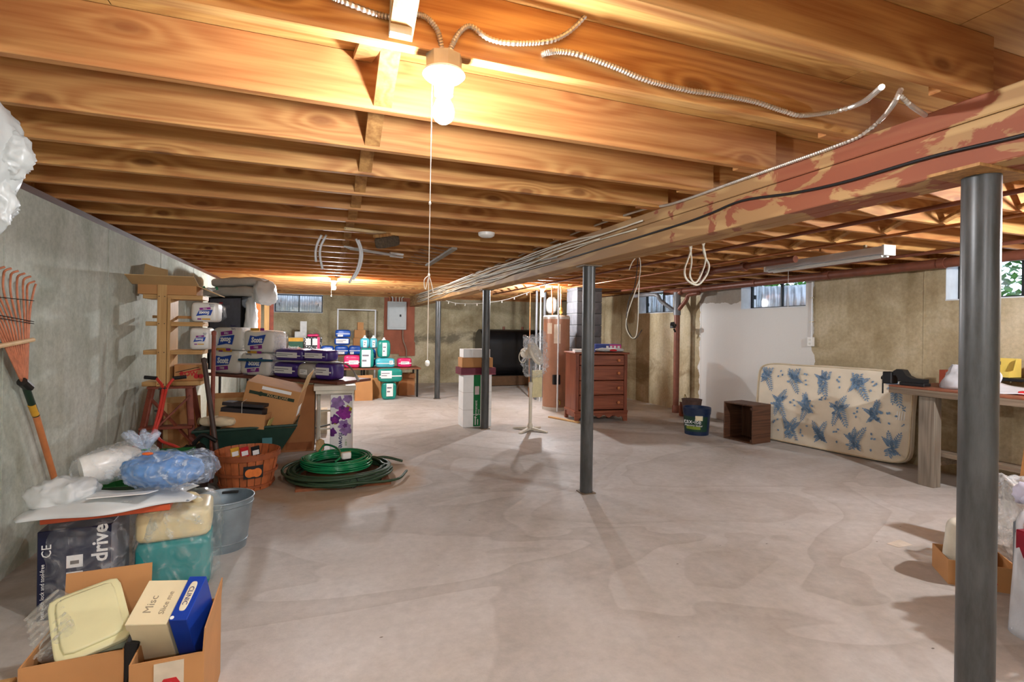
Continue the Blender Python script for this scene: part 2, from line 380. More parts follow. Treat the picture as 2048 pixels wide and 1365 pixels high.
# sill plates on top of the concrete
M_SILL = woodmat('sill_wood', (96,60,42), (66,40,30), 'Y', knots=False)
struct(MB().box(XL-.14, XL, YN, YB, ZJ-.04, ZJ).build('trim_1', M_SILL))
struct(MB().box(XR, XR+.14, YN, YB, 2.08, ZJ).build('trim_2', M_SILL))

struct(MB().box(PIT[0]-.1, PIT[1]+.1, PIT[2]-.1, PIT[3]+.1, -.16, -.12).build('floor_pit', mat('pit_earth', (120,92,66), .95, var=.3, scale=9, bump=.6)))
# ------------------------------------------------------------------ ceiling: plywood deck, joists, bridging
M_PLY = woodmat('deck_plywood', (208,164,98), (172,122,66), 'X', gs=1.3, knots=True)
M_JO = woodmat('joist_wood', (212,164,100), (166,110,60), 'X', gs=1.0, red=(166,98,58))
M_BR = woodmat('bridging_wood', (186,140,84), (146,100,58), 'Z', knots=False)
ceil = struct(MB().box(XL-.28, XR+.28, YN-.3, YB+.3, ZS+.016, ZS+.05).build('ceiling', M_PLY))
sheet_me = {}
for i, y in enumerate([YN+1.22*k for k in range(13)]):
    off = -.28 - (1.22 if i % 2 else 0)
    xs = [XL+off+2.44*k for k in range(5)]
    for x in xs:
        x0, x1 = max(x, XL-.28), min(x+2.44, XR+.28)
        if x1-x0 < .1: continue
        key = round(x1-x0, 3)
        if key not in sheet_me: sheet_me[key] = MB().box(0, x1-x0-.004, 0, 1.216, 0, .016).mesh('plywood_sheet', M_PLY)
        put('plywood_sheet', sheet_me[key], ceil, (x0, y, ZS))
JY = [-2.6+.41*k for k in range(9)]+[1.03, 1.425, 1.875, 2.292, 2.69, 3.10]
while JY[-1] < 12.2: JY.append(JY[-1]+.4115)
jl = MB().box(XL-.14, BX0+.05, 0, .038, ZJ, ZS).mesh('joist', M_JO, bevel=.003)
jr = MB().box(BX0-.14, XR+.14, 0, .038, ZJ, ZS).mesh('joist', M_JO, bevel=.003)
for y in JY:
    put('joist', jl, ceil, (0, y, 0)); put('joist', jr, ceil, (0, y+.039, 0))
for y0, x0, x1 in ((YB-.03, XL-.14, XR+.14), (YN-.0, XL-.14, XR+.14)):
    MB().box(x0, x1, y0, y0+.04, ZJ-.02, ZS).build('rim_joist', M_JO, ceil)
for x in (XL-.14, XR+.10): MB().box(x, x+.04, YN, YB, ZJ, ZS).build('rim_joist', M_JO, ceil)
# cross bridging: two struts in every bay, mid-span of each side
for X in (.15, 3.95):
    for y0, y1 in zip(JY, JY[1:]):
        if y0 < .5: continue
        a = y0+.038+(0 if X < 2 else .039); b = y1+(0 if X < 2 else .039)
        MB().bar((X-.035, a, ZJ+.02), (X-.035, b, ZS-.02), .062, .019, (0,0,1)).build('bridging_strut', M_BR, ceil)
        MB().bar((X+.035, b, ZJ+.02), (X+.035, a, ZS-.02), .062, .019, (0,0,1)).build('bridging_strut', M_BR, ceil)
# painted scrap nailed across the nearest joist
M_WSCR = mat('worn_white_paint', (184,182,168), .7, var=.12, scale=30)

# ------------------------------------------------------------------ main beam and steel columns
def beammat():
    m, nt, b = newmat('beam_wood'); MATS['beam_wood'] = m
    v = coords(nt, (2.2,.35,2.2), rnd=False)
    n1 = N(nt, 'ShaderNodeTexNoise', Scale=1.6, Detail=2.0, Distortion=.6); nt.links.new(v, n1.inputs['Vector'])
    rings = mathn(nt, 'SINE', mathn(nt, 'MULTIPLY', n1.outputs[0], 50.0))
    r = ramp(nt, [(.0, lin((166,128,86))), (1.0, lin((188,152,104)))]); nt.links.new(rings, r.inputs[0])
    # flaking red paint on the near half
    vo = coords(nt, (2.6,2.0,4.2), rnd=False)
    n2 = N(nt, 'ShaderNodeTexNoise', Scale=2.0, Detail=5.0, Roughness=.55, Distortion=.6); nt.links.new(vo, n2.inputs['Vector'])
    sep = nt.nodes.new('ShaderNodeSeparateXYZ'); tc = nt.nodes.new('ShaderNodeTexCoord'); nt.links.new(tc.outputs['Object'], sep.inputs[0])
    fade = mathn(nt, 'MULTIPLY', mathn(nt, 'SUBTRACT', 3.6, sep.outputs[1]), .5, clamp=True)
    k = mathn(nt, 'MULTIPLY_ADD', fade, .275, mathn(nt, 'SUBTRACT', n2.outputs[0], .30))
    rk = ramp(nt, [(.42, (0,0,0,1)), (.45, (1,1,1,1))]); nt.links.new(k, rk.inputs[0])
    c = mixc(nt, mathn(nt, 'MULTIPLY', rk.outputs[0], .85), r.outputs[0], lin((142,72,54)))
    nt.links.new(c, b.inputs['Base Color']); b.inputs['Roughness'].default_value = .6; b.inputs['Specular IOR Level'].default_value = .3
    return m
M_BEAM = beammat()
beam = thing('support_beam', 'long built-up wooden beam with flaking red paint resting on steel columns', 'beam', (0,0,0))
MB().box(BX0, BX1, YN, YB, 2.028, ZJ).build('top_plank', M_BEAM, beam, bevel=.004)
for x0, x1 in ((BX0+.003, BX0+.105), (BX0+.108, BX1-.003)):
    MB().box(x0, x1, YN, YB, 1.872, 2.026).build('girder_plank', M_BEAM, beam, bevel=.004)
def steelmat():
    m, nt, b = newmat('column_paint')
    n = N(nt, 'ShaderNodeTexNoise', Scale=5.0, Detail=6.0, Roughness=.7); nt.links.new(coords(nt, (3,3,.6)), n.inputs['Vector'])
    r = ramp(nt, [(.36, lin((54,55,53))), (.55, lin((74,75,75))), (.75, lin((86,87,86)))]); nt.links.new(n.outputs[0], r.inputs[0]); nt.links.new(r.outputs[0], b.inputs['Base Color'])
    b.inputs['Roughness'].default_value = .36; b.inputs['Specular IOR Level'].default_value = .5
    return m
M_COL = steelmat(); M_PLATE = mat('rusty_steel', (120,104,86), .6, .5)
PY = [1.088, 3.80, 6.665, 9.775]
LB = ['nearest dark grey steel column at the right edge, under the red painted beam', 'dark grey steel column standing alone in the middle of the floor',
      'dark grey steel column in front of the green and white tree carton', 'farthest dark grey steel column, nearest the electrical panel']
for y, lb in zip(PY, LB):
    c = thing('steel_column', lb, 'column', (2.053, y, 0), group='steel columns under the beam')
    MB().lathe([(.052,.008),(.052,1.862)], 32).build('shaft', M_COL, c, smooth='auto')
    MB().cbox((0,0,.004), (.12,.12,.008)).build('base_plate', M_PLATE, c)
    MB().cbox((-.0,0,1.867), (.30 if y < 2 else .16,.15,.010)).build('cap_plate', M_BR if y < 2 else M_PLATE, c)

# ------------------------------------------------------------------ windows with their wells
M_WHT = mat('white_reveal_paint', (214,218,222), .75, var=.08, scale=9, bump=.2)
M_FRM = mat('dark_window_steel', (38,40,40), .5)
def glassmat():
    m, nt, b = newmat('window_glass')
    t = nt.nodes.new('ShaderNodeBsdfTransparent'); g = nt.nodes.new('ShaderNodeBsdfGlossy'); g.inputs['Roughness'].default_value = .05
    d = nt.nodes.new('ShaderNodeBsdfDiffuse'); d.inputs[0].default_value = lin((190,200,205))
    mx = nt.nodes.new('ShaderNodeMixShader'); mx.inputs[0].default_value = .06; m2 = nt.nodes.new('ShaderNodeMixShader')
    n = N(nt, 'ShaderNodeTexNoise', Scale=9.0, Detail=5.0); nt.links.new(coords(nt, (1,3,1)), n.inputs['Vector'])
    r = ramp(nt, [(.5, (.03,)*3+(1,)), (.75, (.30,)*3+(1,))]); nt.links.new(n.outputs[0], r.inputs[0])
    nt.links.new(t.outputs[0], mx.inputs[1]); nt.links.new(g.outputs[0], mx.inputs[2])
    nt.links.new(r.outputs[0], m2.inputs[0]); nt.links.new(mx.outputs[0], m2.inputs[1]); nt.links.new(d.outputs[0], m2.inputs[2])
    nt.links.new(m2.outputs[0], nt.nodes['Material Output'].inputs[0]); return m
M_GLS = glassmat()
M_GALV = mat('galvanised_well', (168,174,178), .45, .6, var=.2, scale=6)
M_GREEN = mat('hedge_leaf', (70,140,40), .6, var=.4, scale=3)
def window(n, u0, u1, z0, z1, depth=.2):
    """built for a wall facing -Y at y=0; u along +X"""
    o = struct(thing('window_%d' % n, 'x', 'window')); del o['label']; del o['category']
    t = .004
    for nm, bx in (('reveal', (u0,u0+t,0,.275,z0,z1)), ('reveal', (u1-t,u1,0,.275,z0,z1)), ('sill', (u0,u1,-.004,.275,z0-.0,z0+.012)), ('reveal', (u0,u1,0,.275,z1-t,z1))):
        MB().box(*bx).build(nm, M_WHT, o)
    fr = MB(); f = .022
    for bx in ((u0+t,u0+t+f,z0+.012,z1-t), (u1-t-f,u1-t,z0+.012,z1-t), (u0+t+f,u1-t-f,z0+.012,z0+.012+f), (u0+t+f,u1-t-f,z1-t-f,z1-t)): fr.box(bx[0], bx[1], depth-.02, depth+.02, bx[2], bx[3])
    fo = fr.build('frame', M_FRM, o); um = (u0+u1)/2
    MB().box(um-.012, um+.012, depth-.018, depth+.018, z0+.034, z1-.026).build('mullion', M_FRM, fo)
    for a, b in ((u0+.026, um-.012), (um+.012, u1-.026)): MB().box(a, b, depth-.003, depth+.003, z0+.034, z1-.026).build('pane', M_GLS, o)
    for u in (u0+.10, u1-.10): MB().cbox((u, depth-.035, (z0+z1)/2-.02), (.014,.03,.06)).build('latch', M_FRM, o)
    return o
def well(label, u0, u1, z0, z1, loc, rz):
    wd = (u1-u0)+.2; um = (u0+u1)/2
    def fn(u, v):
        a = PI*u; r = 1+.0; k = .018*math.sin(2*PI*wd*u*14)
        x = -math.cos(a)*(wd/2+k); y = (math.sin(a)**.7)*(.48+k)
        return (um+x, .29+y, z0+(z1-z0)*v)
    o = MB().sheet(fn, 160, 1, .004).build('window_well', M_GALV, None, loc, (0,0,rz), smooth=True)
    tag(o, label, 'window well'); return o
wn = window(1, WB[0], WB[1], WB[2], WB[3]); wn.location = (0, YB, 0)
well('corrugated metal window well outside the small window on the back wall', WB[0], WB[1], 1.45, 2.3, (0, YB, 0), 0)
wl_lab = ['corrugated metal window well outside the window behind the nearest column', 'corrugated metal window well outside the window above the white painted wall', 'corrugated metal window well outside the right wall window nearest the chimney']
for i, (y0, y1, z0, z1) in enumerate(WR):
    wn = window(i+2, -y1, -y0, z0, z1); wn.location = (XR, 0, 0); wn.rotation_euler = (0,0,-PI/2)
    well(wl_lab[i], -y1, -y0, 1.4, (1.62, 2.05, 2.08)[i], (XR, 0, 0), -PI/2)
# hedge outside, above the wells
hm = MB(); hr = random.Random(3)
for k in range(16000):
    x = XR+1.15+hr.random()*.7; y = .4+hr.random()*10.5; z = 1.55+hr.random()*1.5
    a = hr.random()*6.28; e = hr.uniform(-.8,.8); s_ = hr.uniform(.04,.09)
    p = Vector((math.cos(a), math.sin(a), e)).normalized(); q = p.cross(Vector((0,0,1))).normalized()*s_*.5; p = p*s_; c = Vector((x,y,z))
    hm.add([c-p, c+q, c+p, c-q], [(0,1,2,3)])
h = hm.build('hedge', M_GREEN); tag(h, 'green leafy hedge outside the right wall windows', 'hedge'); h['kind'] = 'stuff'
# ================================================================== LAMPS, CABLES, PIPES
M_PORC = mat('white_porcelain', (236,234,228), .25, var=.03)
M_ZINC = mat('zinc_box', (176,164,140), .45, .5)
M_STR = mat('white_cord', (228,224,214), .8, var=.05)
M_BLK = mat('black_plastic', (24,24,26), .5)
M_BXC = mat('steel_armour', (206,200,190), .35, .75, var=.1)
BULBC = (244,246,250)
def lamp(label, p, watts, ztop=ZJ, chain=.25, zb=None):
    L = thing('ceiling_lamp', label, 'lamp', (p.x, p.y, ztop))
    MB().lathe([(.050,-.042),(.052,-.002),(.052,0)], 8).build('junction_box', M_ZINC, L)
    MB().lathe([(.0,-.045),(.058,-.045),(.060,-.052),(.052,-.060),(.034,-.066),(.028,-.085),(.026,-.108),(.0,-.108)][::-1], 28).build('lampholder', M_PORC, L, smooth='auto')
    MB().lathe([(.0,-.188),(.014,-.186),(.024,-.178),(.030,-.164),(.0305,-.152),(.026,-.136),(.018,-.120),(.015,-.104)], 20).build('bulb', emit('lit_bulb_%d' % watts, BULBC, watts/(PI*.0100)), L, smooth=True)
    MB().tube([(-.035,-.01,-.058),(-.036,-.012,-.12),(-.038,-.012,-.06-chain)], .0013, 6).build('pull_cord', M_STR, L)
    MB().blob((-.038,-.012,-.065-chain), (.014,.014,.018), 2, n=4).build('cord_knob', M_PORC, L, smooth=True)
    return L
p = Vector((.31, 1.444, 0))
LMAIN = lamp('bare lit bulb in white porcelain holder with armoured cables, nearest the camera', p, 46, chain=.80)
lamp('far lit bulb hanging above the stacked packages, left of the beam', aZ(668,556,ZJ), 118, chain=.22)
lamp('far lit bulb by the water heater, right of the beam', aZ(1085,572,ZJ), 110, chain=.12)
lamp('lit bulb on the joists behind the workbench end, outside the view', Vector((4.4,1.05,0)), 125)
lamp('added unseen fill bulb on the joists behind the camera', Vector((.2,-1.5,0)), 62)  # unseen bulb added as fill for the left foreground
lamp('second added unseen fill bulb behind the camera near the end wall', Vector((1.5,-2.4,0)), 36)  # another added bulb out of view, only evens out the light
for z in (-.42,-.62): MB().blob((-.037,-.012,z), (.007,.007,.011), 2, n=4).build('cord_knot', M_STR, LMAIN, smooth=True)
MB().tube(bez([(-.037,-.012,-.62),(-.050,-.012,-.635),(-.046,-.012,-.66),(-.037,-.012,-.625),(-.028,-.012,-.65),(-.024,-.012,-.67)], 4), .0014, 5).build('cord_bow', M_STR, LMAIN)
# painted scrap board on the nearest joist
a = aY(806,-40,1.40); b = aY(800,76,1.40)
tag(MB().bar((b.x, 1.392, b.z), (b.x+.005, 1.392, ZS-.01), .06, .022, (0,1,0)).build('scrap_board', M_WSCR, bevel=.002), 'short white painted scrap board nailed to joist above the near bulb', 'board')
def ribbed(pts, r=.0085, pitch=.009):
    """armoured cable: ring ridges along a smooth path"""
    P = bez(pts, 12); out = []; acc = 0
    for q, w_ in zip(P, P[1:]):
        L = (w_-q).length; k = max(1, int(L/(pitch/2)))
        out += [q.lerp(w_, i/k) for i in range(k)]
    out.append(P[-1])
    return MB().tube(out, [r*(1.0 if i % 2 else .72) for i in range(len(out))], 8)
c2 = lambda x, y: (x/2.926+680, y/2.926); c3 = lambda x, y: (x/2.926+1348, y/2.926)
def cable(label, pts, r=.0085): return tag(ribbed(pts, r).build('armoured_cable', M_BXC), label, 'cable')
F0 = 1.412
cable('armoured cable left of the near bulb, passing behind white scrap board', [aY(*c2(x,y), F0+(.0 if x > 400 else .003)) for x, y in ((-60,-25),(0,0),(180,70),(300,100),(450,85),(520,115),(575,190))]+[aY(*c2(595,285),1.43)])
cable('armoured cable looping right from the near bulb up to the deck', [aY(*c2(640,320),1.43)]+[aY(*c2(x,y),F0) for x, y in ((655,270),(700,190),(765,155),(870,225),(1000,252),(1200,245),(1320,200),(1420,110),(1510,0),(1560,-70))])
cable('armoured cable coming out of a joist hole and sagging toward the beam', [aY(*c2(1180,322),1.425)]+[aY(*c2(x,y),F0) for x, y in ((1215,308),(1280,300),(1400,320),(1600,390),(1800,470),(2048,530))]+[aY(*c3(x,y),F0-.003*i) for i, (x, y) in enumerate(((200,545),(450,590),(640,650),(750,675),(950,650)))]+[aY(*c3(1100,600),1.30), aY(*c3(1215,510),1.10)], .0095)
cable('armoured cable draped from the joist down along the red beam', [aY(*c3(1330,520),1.09), aY(*c3(1290,600),1.10)]+[aX(*c3(x,y),BX0-(.03 if x > 1150 else .012)) for x, y in ((1220,690),(1100,790),(950,855),(700,945),(400,1050),(0,1190))]+[aX(x,y,BX0-.012) for x, y in ((1280,421),(1172,458),(1080,495),(980,535),(900,567))], .0085)
cable('short armoured cable dropping behind the red beam top', [aY(*c3(1325,560),1.09), aY(*c3(1390,620),1.09), aX(*c3(1470,675),BX0-.005)], .008)
bk = bez([aX(*c3(x,y),BX0-.006) for x, y in ((2300,700),(2048,790),(1500,920),(1000,1065),(700,1130),(400,1175),(200,1255),(0,1325))]+[aX(x,y,BX0-.006) for x, y in ((1200,498),(1100,528),(1000,556),(900,585))])
tag(MB().tube(bk, .006, 8).build('cable', M_BLK, smooth=True), 'black cable stapled along the side of the red painted beam', 'cable')
# loose white cables bundled along the far beam
wr_ = random.Random(5); M_NM = mat('cream_cable', (224,218,200), .5, var=.06); M_NMG = mat('grey_cable', (150,148,142), .5)
for k in range(12):
    y0 = wr_.uniform(2.4, 5.2); zz = 1.93+.014*k; pts = []
    y = y0
    while y < 11.6:
        pts.append((BX0-.010-.012*(k % 3)-wr_.random()*.006, y, min(2.085, zz+wr_.uniform(-.022,.022)))); y += wr_.uniform(.5,.9)
    o = MB().tube(bez(pts, 5), .0055, 6).build('cable', M_NM if k % 4 else M_NMG, smooth=True)
    tag(o, ('cream' if k % 4 else 'grey')+' cable in the loose bundle along the far end of beam', 'cable', 'cables bundled along the beam')
    if wr_.random() < .6:
        q = pts[-1]
# smoke detector
p = aZ(973,466,ZJ)
sd = thing('smoke_detector', 'round white smoke detector on the joists above the far columns', 'smoke detector', p)
MB().lathe([(.0,-.034),(.045,-.034),(.062,-.024),(.066,-.010),(.066,0)], 24).build('cover', M_PORC, sd, smooth='auto')
MB().lathe([(.008,-.038),(.010,-.033)], 10, (.02,-.02,0)).build('test_button', mat('pale_grey_plastic', (190,190,186), .5), sd)
# things stored between joists
M_BRIS = mat('grey_bristle', (92,78,62), .95, var=.3, scale=60, bump=.8)
p = aZ(775,484,2.045)
pb = thing('push_broom', 'old push broom with grey bristle block stored under the joists', 'broom', p, .55, rot=(0,-.25,.9))
MB().blob((0,0,0), (.30,.075,.09), 6, .004, 30, 2, 8).build('bristles', M_BRIS, pb, smooth=True)
MB().cbox((0,0,.058), (.30,.07,.028)).build('head_block', M_BR, pb, bevel=.004)
tip = Vector(aZ(690,457,2.085)); pbm = Matrix.Translation(p) @ Euler((0,-.25,.9)).to_matrix().to_4x4()
MB().tube([Vector((0,0,.07)), pbm.inverted() @ tip], .012, 10).build('handle', mat('pale_handle_wood', (214,186,140), .5), pb, smooth='auto')
M_SLAT = mat('white_slat', (224,226,228), .4, var=.04)
ws = thing('folded_rods', 'bundle of white folding rods tucked under the joists beside push broom', 'rods', aZ(745,505,2.07))
o0 = ws.location
for k in range(4):
    a = aZ(688+k*4,493+k*2,2.088)-o0; b = aZ(780+k*5,508+k*1.5,2.085)-o0
    MB().tube([a, b], .007, 8).build('rod', M_SLAT, ws, smooth=True)
for k in range(2):
    a = aZ(780,506+k*6,2.082)-o0; b = aZ(806,510+k*5,2.078)-o0
    MB().bar(a, b, .035, .018).build('clip_end', M_SLAT, ws, bevel=.003)
def arc(label, pts, yy):
    P = bez([aY(x,y,yy) for x, y in pts], 10)
    tag(MB().tube(P, .010, 8).build('curved_tube', M_SLAT, smooth=True), label, 'tube')
arc('short curved white tube, leftmost, hanging under the joists', ((643,470),(634,490),(631,507),(632,524)), 4.70)
arc('curved white tube second from left, hanging under the joists', ((653,470),(642,492),(640,512),(645,539)), 4.75)
arc('longer white curved tube bending back, rightmost under the joists', ((712,478),(719,495),(720,515),(713,542),(698,566)), 4.7)
arc('second white curved tube lying against the rightmost curved one', ((717,480),(723,498),(724,516),(718,540),(706,560)), 4.73)
a = aZ(855,531,2.04); b = aZ(909,497,2.07)
gr = thing('rake_head', 'grey garden rake head with thin wire tines hung under joists near beam', 'rake', a)
MB().bar(Vector((0,0,0)), b-a, .05, .02).build('head_bar', mat('weathered_grey_wood', (150,140,128), .8), gr)
for k in range(8):
    q = (b-a)*(k/7+.0)*.98
    MB().tube(bez([q, q+Vector((-.10,.06,.02)), q+Vector((-.22,.12,.05))], 5), .0022, 5).build('tine', mat('dull_wire', (140,134,126), .5, .6), gr)
# white plastic bag hanging at the left edge
M_BAG = mat('white_bag_plastic', (204,208,208), .35, var=.06, scale=5, bump=.4)
p = aY(-92,300,2.05)
M_HBAG = mat('milky_bag_plastic', (168,172,170), .35, var=.06, scale=5, bump=.4)
hb = thing('hanging_bag', 'white plastic bag hanging from the joists at the left edge', 'bag', (p.x, p.y, ZJ))
MB().blob((0,0,-.24), (.32,.28,.40), 2.4, .026, 6, 4, 22, crease=True).build('bag_body', M_HBAG, hb, smooth=True)
q = aY(52,352,2.05)-Vector((p.x,p.y,ZJ)); q2 = aY(10,425,2.05)-Vector((p.x,p.y,ZJ))
MB().blob((q.x*.62,0,-.25), (q.x*.9,.14,.17), 2.2, .022, 13, 3, 16, crease=True).build('bag_corner', M_HBAG, hb, smooth=True)
MB().blob((q2.x*.8,0,(q.z+q2.z)/2-.02), (.11,.10,abs(q2.z-q.z)+.10), 2.0, .020, 14, 6, 16, crease=True).build('bag_corner', M_HBAG, hb, smooth=True)
MB().tube([(0,0,-.08),(0,0,0)], [.05,.02], 10).build('bag_neck', M_HBAG, hb, smooth=True)

# ------------------------------------------------------------------ pipes on the right side
M_IRON = mat('brown_painted_pipe', (122,72,54), .45, .1, var=.15)
M_PGREY = mat('grey_sleeve', (120,120,122), .5, .2)
M_COPP = mat('copper_pipe', (176,116,76), .35, .8)
p = Vector((5.52, 7.15, 0))
sp = thing('drain_stack', 'brown iron drain stack with grey fittings standing by the white wall', 'pipe', p)
MB().lathe([(.048,0),(.048,1.62)], 20).build('stack', M_IRON, sp, smooth='auto')
MB().lathe([(.062,0),(.062,.10),(.055,.12),(.05,.12)], 20).build('foot_sleeve', M_IRON, sp, smooth='auto')
MB().lathe([(.058,1.62),(.060,1.70),(.056,1.72),(.056,1.93),(.062,1.94),(.062,2.0),(.0,2.0)], 20).build('upper_fitting', M_PGREY, sp, smooth='auto')
MB().tube(bez([(-.0,.0,1.66),(-.16,.22,1.86),(-.22,.30,1.97),(-.24,.9,1.98)], 6), .032, 12).build('branch_pipe', M_PGREY, sp, smooth=True)
MB().tube(bez([(0,0,1.68),(.02,-.20,1.86),(.02,-.26,1.94),(.03,-.5,1.96)], 6), .034, 12).build('branch_pipe', M_IRON, sp, smooth=True)
MB().tube(bez([(0,0,1.97),(.02,-.12,2.01),(.04,-.4,2.02),(.04,-9.8,2.045)], 6), .046, 14).build('horizontal_run', M_IRON, sp, smooth=True)
for y in (-.55, -1.6, -2.7, -3.9): MB().lathe([(.052,-.03),(.052,.03)], 14).build('hub', M_IRON, sp, (.04,y,2.022+.002*-y), (PI/2,0,0))
def runpipe(label, x, y0, y1, z, r, m, hang=True):
    o = tag(MB().tube([(x,y0,z),(x,y1,z)], r, 10).build('pipe', m, smooth='auto'), label, 'pipe')
    return o
runpipe('thin brown gas pipe running under the right joists nearest the beam', 3.35, -1, 10.4, ZJ-.016, .014, M_IRON)
runpipe('thin copper water pipe under the right joists, middle of three', 4.02, -1, 9.9, ZJ-.014, .012, M_COPP)
runpipe('thin brown pipe under the right joists nearest the wall', 5.12, -1, 9.0, ZJ-.018, .016, M_IRON)
p = aZ(1408,545,2.04)
vl = thing('pipe_union', 'large brown pipe coupling and valve hanging under the right joists', 'pipe fitting', (p.x, p.y, 2.04))
MB().tube([(0,0,0),(0,-1.25,.0)], .034, 14).build('pipe_run', M_IRON, vl, smooth='auto')
for y in (0, -.10, -.62): MB().lathe([(.05,-.025),(.05,.025)], 14).build('coupling', M_IRON, vl, (0,y,0), (PI/2,0,0))
MB().tube([(0,0,0),(0,.02,-.10)], .03, 12).build('drop_leg', M_IRON, vl, smooth='auto')
# off fluorescent fixture
a = aZ(1540,538,2.02); b = aZ(1775,503,2.02); d = (b-a); L = d.length
ft = thing('fluorescent_fixture', 'unlit white fluorescent strip fixture under the right joists', 'light fixture', a, rot=(0,0,math.atan2(d.y,d.x)))
MB().prism([(-.06,-.02),(.06,-.02),(.04,.045),(-.04,.045)], 0, L, 'X').build('housing', mat('fixture_white', (222,224,232), .4, var=.04), ft)
MB().prism([(-.062,-.034),(.062,-.034),(.062,.05),(-.062,.05)], L, L+.02, 'X').build('end_cap', M_PORC, ft)
MB().prism([(-.062,-.034),(.062,-.034),(.062,.05),(-.062,.05)], -.02, 0, 'X').build('end_cap', M_PORC, ft)
for y in (-.03,.03): MB().tube([(.02,y,-.034),(L-.02,y,-.034)], .013, 10).build('tube', mat('dead_tube', (226,228,226), .3, var=.03), ft, smooth='auto')
for x in (.2, L-.2): MB().box(x-.01, x+.01, -.01, .01, .045, .082).build('hanger', M_ZINC, ft)
MB().tube([(.25,0,-.03),(.25,.002,-.42)], .0014, 5).build('pull_cord', M_STR, ft)
# hanging cords
p = aZ(1392,483,ZJ); P = lambda x, y: aY(x, y, p.y)
tag(MB().tube(bez([P(1381,486),P(1382,498),P(1376,518),P(1369,540),P(1374,560),P(1395,570),P(1412,552),P(1418,532),P(1411,516),P(1406,498),P(1409,484),P(1412,482)], 6), .0085, 7).build('extension_cord', M_NM, smooth=True), 'cream extension cord looped over the right joists above white wall', 'cord')
tag(MB().tube(bez([P(1404,484),P(1411,516),P(1404,545),P(1391,566),P(1380,552),P(1383,520),P(1378,486)], 6), .0075, 7).build('extension_cord', M_NM, smooth=True), 'thinner cream cord hanging inside the larger cream loop', 'cord')
p2 = aZ(1276,514,ZJ); Q = lambda x, y: aY(x, y, p2.y)
tag(MB().tube(bez([Q(1258,540),Q(1266,522),Q(1277,514),Q(1281,530),Q(1278,560),Q(1268,590),Q(1256,625),Q(1252,655),Q(1262,675),Q(1272,672),Q(1276,640),Q(1277,600),Q(1279,560)], 6), .005, 6).build('extension_cord', M_NM, smooth=True), 'thin pale cord hanging in a long loop between chimney and drain stack', 'cord')
tag(MB().tube(bez([Q(1277,508),Q(1270,570),Q(1258,600),Q(1253,640),Q(1258,665),Q(1270,678),Q(1284,660)], 6), .004, 6).build('extension_cord', M_BLK, smooth=True), 'thin black cord hanging beside the long pale cord loop', 'cord')
# conduit and outlet by the white wall
a = aX(1625,552,XR-.014); b = aX(1623,676,XR-.014)
oc = thing('wall_outlet', 'white double outlet with conduit at the edge of the white wall', 'outlet', (XR-.002, b.y, b.z-.05))
MB().tube([(-.012,0,.05),(-.012,0,a.z-b.z+.05)], .010, 10).build('conduit', M_SLAT, oc, smooth='auto')
MB().cbox((-.022,0,0), (.04,.075,.115)).build('outlet_box', M_PORC, oc, bevel=.004)
for z in (-.025,.025): MB().lathe([(.014,-.002),(.014,.002)], 12).build('socket', mat('ivory_socket', (214,210,198), .5), oc, (-.044,0,z), (0,PI/2,0))
for z in (.25,.55): MB().cbox((-.010,0,z), (.02,.05,.015)).build('strap', M_ZINC, oc)
# black clamp on drain stack
p = Vector((5.46, 7.12, aY(1335,652,7.1).z))
cl = thing('clamp_lamp', 'small black clamp fixed to the brown drain stack', 'clamp', p, rot=(0,0,.3))
MB().cbox((-.06,-.0,0), (.08,.06,.075)).build('body', M_BLK, cl, bevel=.006)
MB().lathe([(.03,-.03),(.036,.03),(.0,.03)], 14).build('lens_hood', M_BLK, cl, (-.11,-.03,.03), (PI/2,0,.4))
MB().bar((-.05,0,0), (.06,0,.02), .02, .03).build('jaw', M_BLK, cl)
MB().bar((-.06,-.02,-.05), (-.02,-.02,-.10), .02, .02).build('lever', M_BLK, cl)

# ------------------------------------------------------------------ chimney of concrete blocks
M_CMU = concmat('chimney_block', (92,92,96), (74,74,78), (112,112,116), sc=2.0, bump=.7)
M_MOR = mat('mortar', (96,96,96), .95)
CH = (4.20, 4.70, 8.20, 8.61)
ch = thing('chimney', 'grey concrete block chimney rising behind the wooden dresser', 'chimney', (CH[0], CH[2], 0))
MB().box(.012, .488, .012, .398, 0, ZS-.002).build('mortar_core', M_MOR, ch)
m1 = MB().box(0, .50, 0, .2, 0, .196).mesh('block', M_CMU, bevel=.006); m2 = MB().box(0, .245, 0, .41, 0, .196).mesh('block', M_CMU, bevel=.006)
for k in range(11):
    for j in range(2):
        if k % 2: put('block', m1, ch, (0, j*.21, k*.206))
        else: put('block', m2, ch, (j*.255, 0, k*.206))
# ------------------------------------------------------------------ water heater, tank, boiler pipes
M_HEAT = mat('heater_enamel', (168,122,96), .38, .1, var=.06); M_HTOP = mat('heater_cap', (196,188,178), .35, .3)
wh = thing('water_heater', 'tall tan cylindrical water heater beside the block chimney', 'water heater', (3.74, 8.05, 0))
MB().lathe([(.20,0),(.225,.0),(.225,1.52),(.225,1.54)], 40).build('tank_body', M_HEAT, wh, smooth='auto')
MB().lathe([(.228,1.53),(.228,1.57),(.21,1.59),(.0,1.60)], 40).build('top_cap', M_HTOP, wh, smooth='auto')
MB().lathe([(.232,0),(.232,.05),(.226,.05)], 40).build('base_ring', M_HTOP, wh, smooth='auto')
for a_, z0, z1, w2 in ((-1.95, 1.12, 1.44, .24), (-2.55, 1.28, 1.46, .2)):
    MB().sheet(lambda u, v: (.227*math.cos(a_+(u-.5)*w2*2), .227*math.sin(a_+(u-.5)*w2*2), z0+(z1-z0)*v), 4, 1, .001).build('label_sheet', mat('paper_label', (226,214,196), .7), wh)
